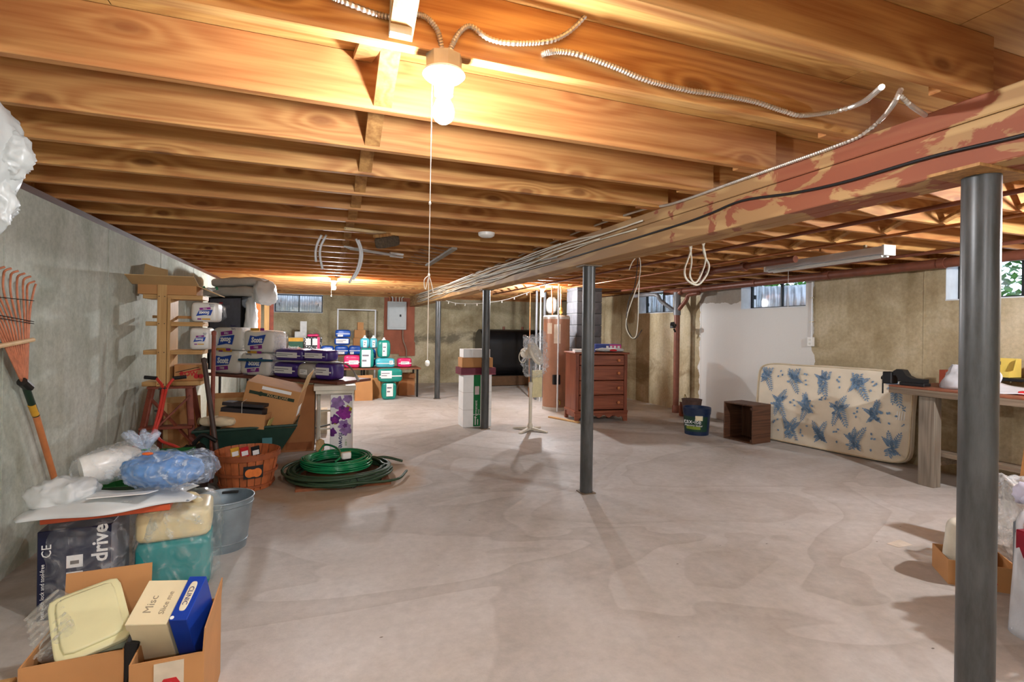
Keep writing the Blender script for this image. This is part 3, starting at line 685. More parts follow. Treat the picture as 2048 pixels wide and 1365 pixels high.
for z in (.30,): MB().cbox((-.10,-.235,.52), (.12,.06,.16)).build('control_box', M_BLK, wh, bevel=.006)
MB().tube([(-.05,-.21,.18),(-.06,-.30,.17),(-.06,-.30,.11)], .014, 8).build('drain_valve', mat('brass', (176,140,70), .35, .9), wh)
MB().tube([(-.08,0,1.59),(-.08,0,1.72),(-.10,0,2.09)], .012, 8).build('flow_pipe', M_COPP, wh, smooth='auto')
MB().tube([(.10,.05,1.59),(.10,.05,2.09)], .012, 8).build('flow_pipe', M_COPP, wh, smooth='auto')
MB().lathe([(.0,1.62),(.03,1.63),(.04,1.68),(.03,1.73),(.0,1.74)], 14, (.10,.05,0)).build('valve', mat('brass', (176,140,70), .35, .9), wh, smooth=True)
pv = ((1060,583,9.6,.014,M_COPP,.45,'copper pipe rising beside the black oil tank, leftmost of the boiler pipes'),(1073,590,9.2,.022,M_PGREY,.2,'grey pipe second from left in the boiler pipe cluster'),(1081,600,8.95,.012,M_SLAT,.3,'white pipe in the middle of the boiler pipe cluster'),(1089,590,9.5,.03,M_PGREY,.2,'thick grey pipe just left of the water heater'))
for x, y, Y, r, m, z0, lb in pv:
    q = aY(x, 640, Y); tag(MB().tube([(q.x,Y,0),(q.x,Y,ZJ-.002)], r, 10).build('boiler_pipe', m, smooth='auto'), lb, 'pipe', 'boiler pipes')
q = aY(1117,640,7.75); tag(MB().tube([(q.x,7.75,0),(q.x,7.75,ZJ-.002)], .014, 10).build('conduit', M_SLAT, smooth='auto'), 'white vertical conduit standing in front of the tan water heater', 'conduit')
q = aZ(1107,583,ZJ)
et = thing('expansion_tank', 'silver expansion tank hanging from the joists above water heater', 'tank', (aY(1106,600,8.7).x, 8.75, 1.80))
MB().lathe([(.0,-.16),(.06,-.15),(.10,-.10),(.11,0),(.10,.10),(.06,.15),(.0,.16)], 20).build('vessel', mat('dull_silver', (172,168,160), .35, .6), et, smooth=True)
MB().tube([(0,0,.15),(0,0,.489)], .014, 8).build('stem', M_COPP, et)
M_TANK = mat('black_tank_paint', (30,30,32), .30, .3, var=.2, scale=3, spec=.6)
tx0, tx1 = aY(960,700,12.0).x, aY(1088,700,12.0).x
tk = thing('oil_tank', 'large black oval oil tank standing on legs against back wall', 'tank', ((tx0+tx1)/2, 12.12, 0))
L = tx1-tx0; prof = []
for k in range(13): a_ = PI*k/12; prof.append((.33*math.cos(a_), 1.02+.33*math.sin(a_)))
for k in range(13): a_ = PI+PI*k/12; prof.append((.33*math.cos(a_), .52+.33*math.sin(a_)))
MB().prism(prof, -L/2, L/2, 'X').build('vessel', M_TANK, tk, smooth='auto', bevel=.01)
for x in (-L/2+.15, L/2-.15):
    for y in (-.22,.22): MB().cyl((x,y,0), (x,y,.33), .022, n=10).build('leg', M_TANK, tk)
for x in (-.2,.3): MB().cyl((x,0,1.34), (x,0,1.42), .03, n=10).build('filler_cap', M_IRON, tk)
tag(MB().cbox((tx0+.55, 11.72, .12), (1.3,.18,.22)).build('timber_sleeper', mat('dark_timber', (96,70,48), .9), bevel=.01), 'dark brown timber lying on the floor in front of the oil tank', 'timber')
# ------------------------------------------------------------------ back wall board, electrical panel
M_RBRD = mat('red_brown_board', (160,92,66), .7, var=.15, scale=5)
a = aY(769,590,YB-.03); b = aY(828,708,YB-.03)
bd = thing('backing_board', 'red brown plywood board on the back wall behind the electrical panel', 'board', ((a.x+b.x)/2, YB-.002, b.z))
MB().box((a.x-b.x)/2, (b.x-a.x)/2, -.03, 0, 0, ZJ-.03-b.z).build('board_sheet', M_RBRD, bd)
MB().box(0, (b.x-a.x)/2+.02, -.034, -.031, -.05, .28).build('lower_patch', M_RBRD, bd)
a = aY(775,603,YB-.1); b = aY(812,660,YB-.1)
ep = thing('electrical_panel', 'grey metal electrical panel mounted on red brown board', 'electrical panel', ((a.x+b.x)/2, YB-.036, b.z))
W2 = (b.x-a.x)/2; H2 = a.z-b.z; M_PAN = mat('panel_grey', (186,192,192), .4, .1, var=.04)
MB().box(-W2, W2, -.10, 0, 0, H2).build('enclosure', M_PAN, ep, bevel=.004)
do = MB().box(-W2+.03, W2-.03, -.112, -.101, .05, H2-.05).build('door', M_PAN, ep, bevel=.003)
MB().box(.06, .10, -.12, -.113, H2*.46, H2*.54).build('latch', M_BLK, do)
for k, x in enumerate((-.16,-.10,-.02,.06,.12)):
    MB().tube(bez([(x,-.05,H2),(x,-.05,H2+.09),(x+.02*(k-2),-.04,ZJ-b.z-.01)], 4), .013 if k else .018, 8).build('conduit', (M_COPP, M_SLAT, M_NM, M_NM, M_NM)[k], ep)
MB().tube(bez([(.15,-.05,0),(.16,-.05,-.25),(.24,-.04,-.5),(.23,-.03,-b.z+.35)], 6), .014, 8).build('ground_cable', mat('grey_brown_cable', (150,130,112), .6), ep, smooth=True)
# white wire frame leaning at the back wall
a = aY(676,620,12.4); b = aY(750,690,12.4)
wf = thing('wire_frame', 'thin white rectangular frame standing behind the blue packages', 'frame', ((a.x+b.x)/2, 12.4, 0))
w2 = (b.x-a.x)/2
for x in (-w2, w2): MB().cbox((x,0,a.z/2), (.03,.03,a.z)).build('upright', M_SLAT, wf)
MB().cbox((0,0,a.z+.012), (2*w2+.03,.03,.025)).build('top_rail', M_SLAT, wf)
# sump pit frame

# white string of lights sagging from the beam to the boiler
pts = [aX(886,600,BX1+.02), aY(915,607,10.6), aY(960,607,10.2), aY(1010,600,9.9), aY(1060,584,9.6)]
st = thing('string_lights', 'thin white string of small lights sagging between beam and boiler pipes', 'string lights', pts[0]); SP = bez([q-pts[0] for q in pts], 8)
MB().tube(SP, .006, 6).build('cord', M_STR, st, smooth=True)
for q in SP[3::4]: MB().lathe([(.004,0),(.012,-.02),(.010,-.045),(0,-.05)], 8).build('socket', M_STR, st, q)
# ================================================================== LEFT SIDE AND BACK TABLES
M_CARD = mat('cardboard', (190,138,88), .85, var=.08, scale=5)
M_CARDD = mat('cardboard_dark', (160,106,64), .85, var=.1, scale=5)
M_CARDL = mat('cardboard_pale', (208,172,122), .85, var=.08, scale=5)
M_INK = mat('black_print', (28,28,30), .6); M_NAVY = mat('navy_print', (28,34,96), .5); M_RED = mat('red_print', (190,34,40), .5)
M_WPAP = mat('white_print', (240,240,238), .6, var=.03); M_BLUE = mat('blue_print', (24,70,170), .45); M_PURP = mat('purple_print', (142,40,140), .45)
M_GOLD = mat('gold_print', (214,160,52), .5); M_LEG = mat('table_metal', (60,58,56), .4, .6)
FX = lambda *a: a
def carton(name, label, size, loc, rz=0.0, m=None, tape=True, flaps=(), rot=None, t=.005, open_=False, cat='box'):
    """cardboard carton; closed with tape, or open with flaps ((side, angle, length), ...)"""
    m = m or M_CARD; w_, d, h = size
    o = thing(name, label, cat, loc, rz, rot=rot)
    if open_:
        for nm, bx in (('panel', (-w_/2,w_/2,-d/2,-d/2+t,0,h)), ('panel', (-w_/2,w_/2,d/2-t,d/2,0,h)), ('panel', (-w_/2,-w_/2+t,-d/2+t,d/2-t,0,h)), ('panel', (w_/2-t,w_/2,-d/2+t,d/2-t,0,h)), ('bottom', (-w_/2+t,w_/2-t,-d/2+t,d/2-t,0,t))): MB().box(*bx).build(nm, m, o)
    else:
        MB().box(-w_/2, w_/2, -d/2, d/2, 0, h).build('body', m, o, bevel=.003)
        if tape:
            MB().box(-.025, .025, -d/2-.001, d/2+.001, h, h+.0012).build('tape', mat('packing_tape', (206,176,128), .35), o)
    for side, ang, ln in flaps:
        if side in 'FB':
            s = -1 if side == 'F' else 1
            f = MB().box(-w_/2, w_/2, -t/2, t/2, 0, ln).build('flap', m, o, (0, s*(d/2-t/2), h), (-s*ang,0,0))
        else:
            s = -1 if side == 'L' else 1
            f = MB().box(-t/2, t/2, -d/2, d/2, 0, ln).build('flap', m, o, (s*(w_/2-t/2), 0, h), (0,s*ang,0))
    return o
# ------------------------------------------------------------------ bamboo rake leaning on left wall
M_BAM = mat('bamboo', (196,122,88), .55, var=.2, scale=30); M_HNDL = mat('rake_handle', (206,128,78), .45, var=.1); M_GRN = mat('dark_green_paint', (34,54,40), .4)
XW = XL+.05
rk = thing('leaf_rake', 'bamboo leaf rake with splayed curved tines leaning on the left wall', 'rake', aX(115,985,XW+.0))
o0 = rk.location.copy(); K = lambda x, y, dx=0: aX(x, y, XW+dx)-o0
def_bot = aX(115,985,XW); d_ = (aX(115,985,XW)-aX(50,770,XW)).normalized()
foot = def_bot+d_*(def_bot.z/abs(d_.z))
rk.location = (foot.x, foot.y, 0); o0 = rk.location.copy(); o0.z = 0
MB().tube([K(50,770), K(72,832)], .017, 12).build('ferrule', M_GRN, rk, smooth='auto')
MB().tube([K(72,832), Vector((0,0,.0))+Vector((0,0,.01))], .016, 12).build('handle', M_HNDL, rk, smooth='auto')
MB().tube([K(63,810),K(71,830)], .0175, 12).build('yellow_band', M_GOLD, rk, smooth='auto')
tops = [(-62,520),(-48,524),(-34,527),(-20,529),(-6,530),(8,533),(21,536),(35,541),(48,546),(60,552),(68,562),(74,566)]
for i, (x, y) in enumerate(tops):
    x2 = x-14; mid = (x2*.55+50*.45+2, 640+i*2)
    hook = [K(x2,y+18,.012), K(x2+3,y+6,.03), K(x+2,y+1,.05)] if i < len(tops)-1 else [K(x2+8,y+14,.012), K(x2+12,y+2,.02)]
    MB().tube(bez([K(50+i*.6-3,772,.0), K(*mid,.0), K(x2+1,y+50,.004)]+hook, 5), .0052, 6).build('tine', M_BAM, rk, smooth=True)
MB().tube([K(-40,700,.014), K(66,680,.014)], .012, 8).build('cross_bar', mat('pale_bamboo', (222,186,140), .6), rk, smooth='auto')
for y0, y1 in ((590,602),(622,644),(629,648)): MB().tube(bez([K(-55,y0,.010), K(10,(y0+y1)/2,.014), K(68,y1,.010)], 5), .0022, 5).build('binding_wire', M_LEG, rk)
MB().tube([K(44,764,.004), K(58,776,.004)], .024, 10).build('collar', M_LEG, rk)
# ------------------------------------------------------------------ shelf stand on a red-brown step ladder
M_PINE = woodmat('shelf_pine', (206,164,108), (184,138,84), 'X', gs=1.5); M_PINEZ = woodmat('upright_pine', (206,164,108), (184,138,84), 'Z', gs=1.5)
M_RBW = mat('red_brown_ladder', (132,66,48), .55, var=.18, scale=12)
SY = 5.30
sx = lambda x: aY(x, 700, SY).x
z4, z3, z2, z1 = aY(340,768,SY).z, aY(340,705,SY).z, aY(340,648,SY).z, aY(340,594,SY).z
sh = thing('shelf_stand', 'tall narrow wooden shelf stand with four pine shelves by the left wall', 'shelf', (sx(342), SY, z4-.02))
bz = z4-.02; lx = lambda x: sx(x)-sx(342)
for x0, x1, z in ((284,402,z4),(286,404,z3),(290,404,z2),(284,404,z1)):
    MB().box(lx(x0), lx(x1), 0, .26, z-.02-bz, z+.018-bz).build('shelf_board', M_PINE, sh, bevel=.003)
zt = aY(330,562,SY).z
MB().box(lx(315), lx(334), -.028, -.002, 0, zt-bz).build('upright', M_PINEZ, sh, bevel=.002)
MB().box(lx(335), lx(335)+.024, -.026, .24, 0, zt-.15-bz).build('upright', M_PINEZ, sh, bevel=.002)
for z in (z3, z2, z1, z4):
    for x in (319, 330): MB().lathe([(.004,-.002),(.004,.002)], 8).build('screw', M_LEG, sh, (lx(x), -.031, z-bz), (PI/2,0,0))
MB().box(lx(288), lx(400), .22, .24, z2-bz+.05, z2-bz+.075).build('back_rail', M_PINE, sh)
ld = thing('step_ladder', 'red brown wooden step ladder under the pine shelf stand', 'ladder', (sx(342), SY+.12, 0))
T = z4-.042
for s in (-1, 1):
    MB().bar((s*.14,-.12,T), (s*.23,-.30,0), .05, .028).build('leg', M_RBW, ld, bevel=.003)
    MB().bar((s*.12,.12,T), (s*.20,.34,0), .04, .026).build('leg', M_RBW, ld, bevel=.003)
for f, nm in ((.42,'step'),(.72,'step')):
    MB().cbox((0, -.12-.18*f, T*(1-f)), (.34+.13*f, .12, .024)).build(nm, M_RBW, ld, bevel=.003)
MB().bar((-.16,-.135,T*.92), (.20,-.245,T*.40), .03, .014).build('brace', M_RBW, ld); MB().bar((.16,-.15,T*.92), (-.20,-.26,T*.40), .03, .014).build('brace', M_RBW, ld)
MB().box(-.17, .17, -.15, .15, T, T+.02).build('top_cap', M_RBW, ld)
# open carton lying on the top shelf
c = thing('torn_carton', 'torn open brown carton with flaps on the top shelf of stand', 'box', (sx(340), SY+.13, z1+.019))
MB().box(-.24,.20,-.15,.12,0,.008).build('bottom', M_CARD, c); MB().box(-.24,.20,-.15,-.142,.008,.085).build('panel', M_CARD, c); MB().box(-.24,.20,.112,.12,.008,.085).build('panel', M_CARD, c)
MB().box(.192,.20,-.142,.112,.008,.085).build('panel', M_CARD, c)
MB().box(-.26,.24,-.006,0,0,.20).build('flap', M_CARDL, c, (-.02,-.15,.086), (1.25,0,0))
MB().prism([(-.32,0),(-.08,0),(-.10,.17),(-.22,.20),(-.30,.23)], 0, .006).build('flap', M_CARDL, c, (0,.12,.086), (-.35,0,0))
MB().box(0,.20,-.16,.10,0,.006).build('flap', M_CARDL, c, (.20,0,.083), (0,.42,.0))
M_CLR = clearmat('clear_plastic', (235,240,240), .35, .1)
for k, (x, y, r, lb) in enumerate(((388,578,.05,'crumpled clear plastic bottle, left one in the torn carton'),(362,566,.06,'clear plastic tub, tilted, back of the torn carton'))):
    q = aY(x, y, SY+.13); b = thing('plastic_bottle', lb, 'bottle', (q.x, q.y, z1+.03), rot=(0,1.2,.4))
    MB().lathe([(.0,0),(.034,.004),(.036,.05),(.033,.07),(.036,.09),(.036,.13),(.014,.165),(.014,.19)], 14).build('body', M_CLR, b, smooth=True)
    MB().lathe([(.016,.188),(.016,.206),(0,.207)], 12).build('cap', mat('green_cap', (30,120,80), .5), b)
# vegetable box on the bottom shelf
vb = carton('vegetable_box', 'small brown produce box with red lettering and tomatoes on lowest shelf', (sx(404)-sx(345), .20, .145), ((sx(404)+sx(348))/2, SY+.135, z4+.019), 0, M_CARD, tape=False)
text('ROW', .055, M_RED, vb, (.0,-.102,.062), bold=.002); MB().cbox((-.01,-.1015,.10), (.19,.002,.006), (0,-.25,0)).build('stripe', M_INK, vb); MB().cbox((.01,-.1015,.085), (.17,.002,.010), (0,-.25,0)).build('stripe', M_RED, vb)
for x in (.06,.095): MB().lathe([(.0,-.002),(.021,-.002),(.021,.001)], 14).build('tomato_print', M_RED, vb, (x,-.102,.04), (PI/2,0,0))
# ------------------------------------------------------------------ toilet paper multipacks
M_TPW = mat('white_wrap', (232,228,220), .3, var=.03, scale=6, spec=.6, bump=.1); M_FILM = clearmat('loose_film', (236,240,244), .3, .08, 9)
def tp_pack(label, wd, ht, dp, loc, rz=0.0, flip=False, bulge=5):
    o = thing('toilet_paper_pack', label, 'pack', loc, rz, group='toilet paper multipacks')
    MB().blob((0,0,ht/2), (wd,dp,ht), 7, .005, 9, wd*31, 9, flat=-ht/2+.002).build('wrap', M_TPW, o, smooth=True)
    MB().sheet(lambda u, v: (wd*.46+.05*math.sin(PI*v)*(1+.3*math.sin(9*v)), -dp*.42+dp*.84*u, ht*(.04+.92*v)), 6, 8, 0).build('film_end', M_FILM, o, smooth=True)
    pr = MB().box(-.001,.001,-.001,.001,-.001,.001).build('print', M_TPW, o, (0, -dp/2-.0015, ht/2), (0, PI if flip else 0, 0)); s = wd
    MB().add([(-.30*s,-.001,-.10*s),(.20*s,-.001,-.05*s),(.30*s,-.001,.17*s),(-.02*s,-.001,.12*s),(-.22*s,-.001,.14*s)], [(0,1,2,3,4)]).build('blue_badge', M_BLUE, o, (0, -dp/2-.002, ht/2), (0, PI if flip else 0, 0)) if not flip else MB().add([(.30*s,-.001,.10*s),(-.20*s,-.001,.05*s),(-.30*s,-.001,-.17*s),(.02*s,-.001,-.12*s),(.22*s,-.001,-.14*s)], [(0,1,2,3,4)]).build('blue_badge', M_BLUE, o, (0, -dp/2-.002, ht/2))
    k = -1 if flip else 1; R = (PI/2, PI if flip else 0, 0); y = -dp/2-.004
    R = Euler((PI/2,0,0)).to_matrix(); R = (Euler((0,PI,0)).to_matrix() @ R).to_euler() if flip else R.to_euler()
    R = (PI/2,0,0) if not flip else (PI/2, PI, 0)
    bpy.data.objects.remove(pr)
    text('Scott', .17*s, M_WPAP, o, (0, y, ht/2+k*.03*s), R, bold=.003*s*3, shear=.15)
    MB().cbox((-.02*s*k, y+.002, ht/2-k*.14*s), (.40*s,.001,.09*s), (0,-.10,0)).build('purple_ribbon', M_PURP, o); text('1000', .08*s, M_WPAP, o, (-.02*s*k, y, ht/2-k*.14*s), R)
    MB().cbox((-.06*s*k, y+.002, ht/2+k*.29*s), (.30*s,.001,.055*s)).build('gold_tag', M_GOLD, o); MB().cbox((.18*s*k, y+.002, ht/2+k*.29*s), (.14*s,.001,.055*s)).build('purple_tag', M_PURP, o)
    text('Long\nLasting', .07*s, M_NAVY, o, (-.26*s*k, y, ht/2-k*.27*s), R)
    return o
P0 = aZ(412,747,.74); P1 = aZ(704,767,.74); EX = (P1-P0); TL = EX.length; EX.normalize(); EY = Vector((-EX.y, EX.x, 0)); TA = math.atan2(EX.y, EX.x)
def onp(px, py, off):
    """pixel onto the upright plane a given distance behind the table's front edge"""
    d = ray(px, py); o = Vector((0,0,CAMH)); q = P0+EY*off
    t = (q-o).dot(EY)/d.dot(EY); return o+d*t
tb = thing('folding_table', 'long brown folding table carrying the toilet paper and purple packs', 'table', P0, TA)
MB().box(-.05, TL-.20, 0, .56, -.03, 0).build('table_top', mat('brown_table_edge', (116,66,50), .5), tb, bevel=.004)
for x in (.12, TL-.62):
    for y in (.10,.50): MB().cyl((x,y,-.74), (x,y,-.03), .014, n=10).build('leg', M_LEG, tb)
    MB().tube([(x,.10,-.55),(x,.50,-.55)], .010, 8).build('leg_brace', M_LEG, tb)
def tp_at(lb, x0, x1, y0, y1, off, base=None, flip=False, dp=.24):
    a = onp(x0,(y0+y1)/2,off); b = onp(x1,(y0+y1)/2,off); zt_ = onp((x0+x1)/2,y0,off).z; zb = onp((x0+x1)/2,y1,off).z if base is None else base
    c = (a+b)/2+EY*(dp/2); c.z = zb
    tp_pack(lb, (b-a).length, zt_-zb, dp, c, TA, flip); return zt_
t1 = tp_at('toilet paper multipack on the table, lower left of the four', 416,476,701,748, .05, .742)
t2 = tp_at('toilet paper multipack on the table, lower right, behind the grey cane', 478,538,706,750, .03, .742)
tp_at('upside down toilet paper multipack, upper left of the table stack', 424,481,655,700, .05, t1+.002, True)
tp_at('toilet paper multipack with upright lettering, upper right of the table stack', 484,544,661,705, .03, t2+.002)
def tp_shelf(lb, x0, x1, y0, y1, base, flip):
    a = aY(x0,650,SY-.02).x; b = aY(x1,650,SY-.02).x; zt_ = aY(400,y0,SY-.02).z
    tp_pack(lb, b-a, zt_-base, .22, ((a+b)/2, SY+.10, base), 0, flip); return zt_
tp_shelf('upside down toilet paper pack leaning on second shelf of the stand', 380,436,604,650, z2+.02, True)
tp_shelf('toilet paper pack on the third shelf, directly below upside down one', 378,420,656,703, z3+.02, True)
# ------------------------------------------------------------------ soft purple packs
def soft_pack(name, label, x0, x1, y0, y1, place, col, dp=.2, base=None, rz=0.0, group=None, white=(.14,.86,.30,.72), stripe=True, cat='pack', seed=1, ear=False, p=5):
    a = place(x0,(y0+y1)/2); b = place(x1,(y0+y1)/2); zt_ = place((x0+x1)/2,y0).z; zb = place((x0+x1)/2,y1).z if base is None else base
    wd = (b-a).length; ht = zt_-zb; nrm = Vector((-math.sin(rz), math.cos(rz), 0)); c = (a+b)/2+nrm*(dp/2); c.z = zb
    o = thing(name, label, cat, c, rz, group=group)
    MB().blob((0,0,ht/2), (wd*1.02,dp,ht*1.0), p, .010*min(1, wd/.3), 12, seed, 10, flat=-ht/2+.001).build('wrap', col, o, smooth=True)
    if stripe: MB().box(-wd*.46, wd*.46, -dp/2-.006, -dp/2-.002, ht*.42, ht*.50).build('tear_strip', M_WPAP, o)
    u0, u1, v0, v1 = white
    lb_ = MB().box(wd*(u0-.5), wd*(u1-.5), -dp/2-.009, -dp/2-.0065, ht*v0, ht*v1).build('label_panel', M_WPAP, o)
    for k in range(2): MB().box(wd*(u0-.5)+.01, wd*(u0+(u1-u0)*(.8-.25*k)-.5), -dp/2-.0105, -dp/2-.0092, ht*(v0+(v1-v0)*(.62-.3*k)), ht*(v0+(v1-v0)*(.72-.3*k))).build('print_line', mat('grey_print', (120,118,128), .6), lb_)
    if ear: MB().prism([(-.05,0),(.05,0),(.012,.045),(.02,.06),(-.02,.06),(-.012,.045)], -.01, .01).build('handle_tab', M_TPW, o, (0,0,ht*.97))
    return zt_
M_PPK = mat('purple_wrap', (66,40,128), .35, var=.12, scale=8, spec=.6, bump=.15); M_SILV = mat('silver_wrap', (188,182,172), .4, .2, var=.12, bump=.3)
pl = lambda off: (lambda x, y: onp(x, y, off))
z_a = soft_pack('purple_pack', 'purple plastic pack on the table, bottom row left', 543,592,725,754, pl(.05), M_PPK, .22, .742, TA, 'purple packs', seed=1)
z_b = soft_pack('wrapped_pack', 'pale grey wrapped pack between the two bottom purple packs', 590,626,726,755, pl(.03), M_SILV, .24, .742, TA, None, (.3,.7,.3,.6), False, seed=5, p=3.5)
z_c = soft_pack('purple_pack', 'purple plastic pack on the table, bottom row right', 627,664,726,756, pl(.05), M_PPK, .22, .742, TA, 'purple packs', seed=2)
soft_pack('purple_pack', 'purple plastic pack with silver top, upper row left', 546,603,698,725, pl(.06), M_PPK, .22, max(z_a,z_b)+.004, TA, 'purple packs', seed=3)
soft_pack('purple_pack', 'purple plastic pack, upper row right, above the cane', 604,652,700,725, pl(.06), M_PPK, .22, max(z_b,z_c)+.004, TA, 'purple packs', seed=4)
# cane
cn = thing('walking_cane', 'grey metal cane with teal grip lying across the purple packs', 'cane', onp(600,722,-.02)); o0 = cn.location.copy()
C_ = lambda x, y: onp(x, y, -.012)-o0
MB().tube(bez([C_(545,722),C_(600,723.5),C_(650,725),C_(685,727),C_(698,733),C_(708,745),C_(713,755)], 6), .009, 10).build('shaft', mat('grey_metal', (170,172,174), .3, .7), cn, smooth=True)
MB().tube([C_(478,720),C_(512,721),C_(546,722)], [.016,.019,.013], 10).build('grip', mat('teal_grip', (20,78,104), .5), cn, smooth='auto')
MB().tube([C_(712,752),C_(717,762)], .014, 10).build('rubber_tip', mat('grey_rubber', (190,190,188), .7), cn)
# boxed black frame and pillow bag behind the packs
q0 = onp(416,600,.38); q1 = onp(484,600,.38); zt_ = onp(450,594,.38).z
bf = thing('boxed_sheet_set', 'tall dark grey box with black frame standing behind toilet paper', 'box', ((q0+q1)/2+EY*.08).to_3d().xy.to_3d()+Vector((0,0,.742)), TA)
wd = (q1-q0).length; hh = zt_-.742
MB().box(-wd/2+.02, wd/2-.02, -.07, .07, 0, hh-.02).build('box_body', mat('slate_box', (104,108,122), .4), bf)
for bx in ((-wd/2,-wd/2+.022,0,hh),(wd/2-.022,wd/2,0,hh)): MB().box(bx[0], bx[1], -.08, .08, bx[2], bx[3]).build('frame_post', M_BLK, bf)
MB().box(-wd/2+.022, wd/2-.022, -.08, .08, hh-.022, hh).build('frame_rail', M_BLK, bf)
text('SHEET', .05, mat('dim_grey_print', (160,162,172), .5), bf, (.02,-.072,hh*.86)); MB().box(-.12,-.05,-.0715,-.0702,hh*.91,hh*.925).build('red_mark', M_RED, bf)
q0 = onp(398,575,.34); q1 = onp(512,575,.34); w_ = (q1-q0).length
pw = thing('pillow_bag', 'folded off white pillow in a bag lying on top of dark box', 'pillow', ((q0+q1)/2+EY*.16).xy.to_3d()+Vector((0,0,zt_+.002)), TA)
h1 = onp(450,556,.34).z-zt_
MB().blob((0,0,h1*.27), (w_,.36,h1*.56), 4, .02, 7, 3, 14, flat=-h1*.26).build('lower_fold', mat('grey_linen', (186,184,178), .8, var=.06, bump=.2), pw, smooth=True)
MB().blob((.05,0,h1*.76), (w_*.82,.34,h1*.50), 4, .02, 7, 6, 14).build('upper_fold', mat('grey_linen', (186,184,178), .8), pw, smooth=True)
MB().blob((w_*.50,-.02,h1*.2), (.14,.34,h1*1.3), 3, .03, 9, 8, 12, crease=True).build('bag_end', M_BAG, pw, smooth=True)
q = onp(500,630,.36)
tag(MB().blob((q.x,q.y+.12,(.742+zt_)/2), (.16,.22,zt_-.75), 3, .03, 8, 11, 14, crease=True, flat=-(zt_-.75)/2).build('white_bundle', M_BAG, smooth=True), 'crumpled white plastic bundle beside the dark boxed frame', 'bundle')
# tall boards behind
for x0, x1, y0, Y, m, lb in ((506,521,592,9.0,mat('orange_ski', (206,110,62), .45),'orange fronted wooden ski standing upright beside the pillow bag'),(528,538,590,10.2,M_PINEZ,'pale wooden stud standing upright left of the back window'),(539,547,592,10.3,M_RBW,'red brown wooden stud standing beside pale one, left of back window')):
    a = aY(x0,640,Y); b = aY(x1,640,Y); h_ = min(aY((x0+x1)/2,y0,Y).z, 2.08)
    o = MB().box(-(b.x-a.x)/2, (b.x-a.x)/2, 0, .03, 0, h_); 
    tag(o.build('upright_board', m, None, ((a.x+b.x)/2, Y, 0), bevel=.004), lb, 'board')
# ------------------------------------------------------------------ under and around the table
c0 = aZ(560,907); c1 = aZ(622,903); hp_ = aY(590,772,c0.y+.02).z
bc = carton('flat_carton', 'large plain brown carton standing on edge under the table', ((c1-c0).length+.06, .12, hp_), ((c0.x+c1.x)/2, c0.y+.08, 0), 0, M_CARDD, tape=False)
MB().box(-.10,.16,-.062,-.06,.02,.10).build('scuff_mark', mat('torn_scuff', (140,84,48), .9), bc)
wt0 = aY(628,762,5.98).x; wt1 = aY(711,762,5.98).x
wt = thing('side_table', 'white painted wooden side table with turned legs, supporting the long table end', 'table', ((wt0+wt1)/2, 5.96, 0)); hw = (wt1-wt0)/2; ztp = .708
MB().box(-hw, hw, -.12, .22, ztp-.05, ztp).build('table_top', mat('old_white_paint', (226,222,206), .5, var=.05), wt, bevel=.004); MB().box(-hw+.02, hw-.02, -.10, .20, ztp-.085, ztp-.052).build('apron', MATS['old_white_paint'], wt)
for x in (-hw+.05, hw-.05):
    for y in (.06,.18): MB().lathe([(.022,0),(.016,.05),(.026,.12),(.018,.2),(.024,.35),(.017,.5),(.024,ztp-.09)], 10, (x,y,0)).build('leg', MATS['old_white_paint'], wt, smooth=True)
for z in (.2,.40): MB().tube([(-hw+.05,.18,z),(hw-.05,.18,z)], .010, 8).build('stretcher', MATS['old_white_paint'], wt)
q = aZ(615,862)
bxw = carton('white_box', 'small dirty white box on the floor behind the white side table', (.17,.2,.30), (aY(640,860,6.9).x, 7.0, 0), 0, mat('dirty_white_card', (200,186,160), .8), tape=False)
# flower carton
f0 = aZ(664,905); f1 = aZ(703,907); fw_ = (f1-f0).length; fh = .618
fb = thing('flower_carton', 'tall white carton printed with big purple flowers by the hose', 'box', ((f0.x+f1.x)/2, (f0.y+f1.y)/2+.09, 0), -.10)
MB().box(-fw_/2, fw_/2, -.10, .10, 0, fh).build('body', M_WPAP, fb, bevel=.002); MB().box(-fw_/2-.001, -fw_/2+.001, -.099, .099, .0, fh).build('side_panel', mat('grey_brown_card', (120,98,84), .8), fb)
fr_ = random.Random(2); cols = [mat('violet_ink', (150,118,176), .5, var=.35, scale=18), mat('magenta_ink', (140,36,146), .5, var=.35, scale=18), mat('deep_purple_ink', (96,28,120), .5, var=.3, scale=18), mat('olive_ink', (176,158,40), .5, var=.2)]
def petal(cx, cz, r, ci, k):
    n = 9; P = []
    for i in range(n*3):
        a_ = 2*PI*i/(n*3); rr = r*(1+.16*math.sin(a_*5+k)+.1*math.sin(a_*8+2*k)); x = max(-fw_/2+.002, min(fw_/2-.002, cx+rr*math.cos(a_))); z = max(fh*.29, min(fh-.004, cz+rr*math.sin(a_))); P.append((x,z))
    MB().add([(x, -.1012-.0003*k, z) for x, z in P], [tuple(range(len(P)))]).build('flower_print', cols[ci], fb)
W = fw_
for k, (x, z, r, c) in enumerate(((.3,.74,.20,3),(-.3,.55,.16,3),(-.18,.86,.30,0),(.30,.94,.22,0),(.10,.70,.30,1),(.22,.66,.22,1),(-.28,.58,.22,2),(-.30,.57,.13,1),(-.42,.36,.20,2),(.12,.48,.24,0),(.22,.40,.26,0),(.18,.47,.10,2),(.05,.78,.10,2))): petal(x*W, z*fh, r*W, c, k)
text('flowers', .075, M_NAVY, fb, (.0,-.1012,.105), (PI/2,PI/2,0), bold=.001); text('1-800', .03, mat('green_print', (110,150,60), .5), fb, (.05,-.1012,.11), (PI/2,PI/2,0))
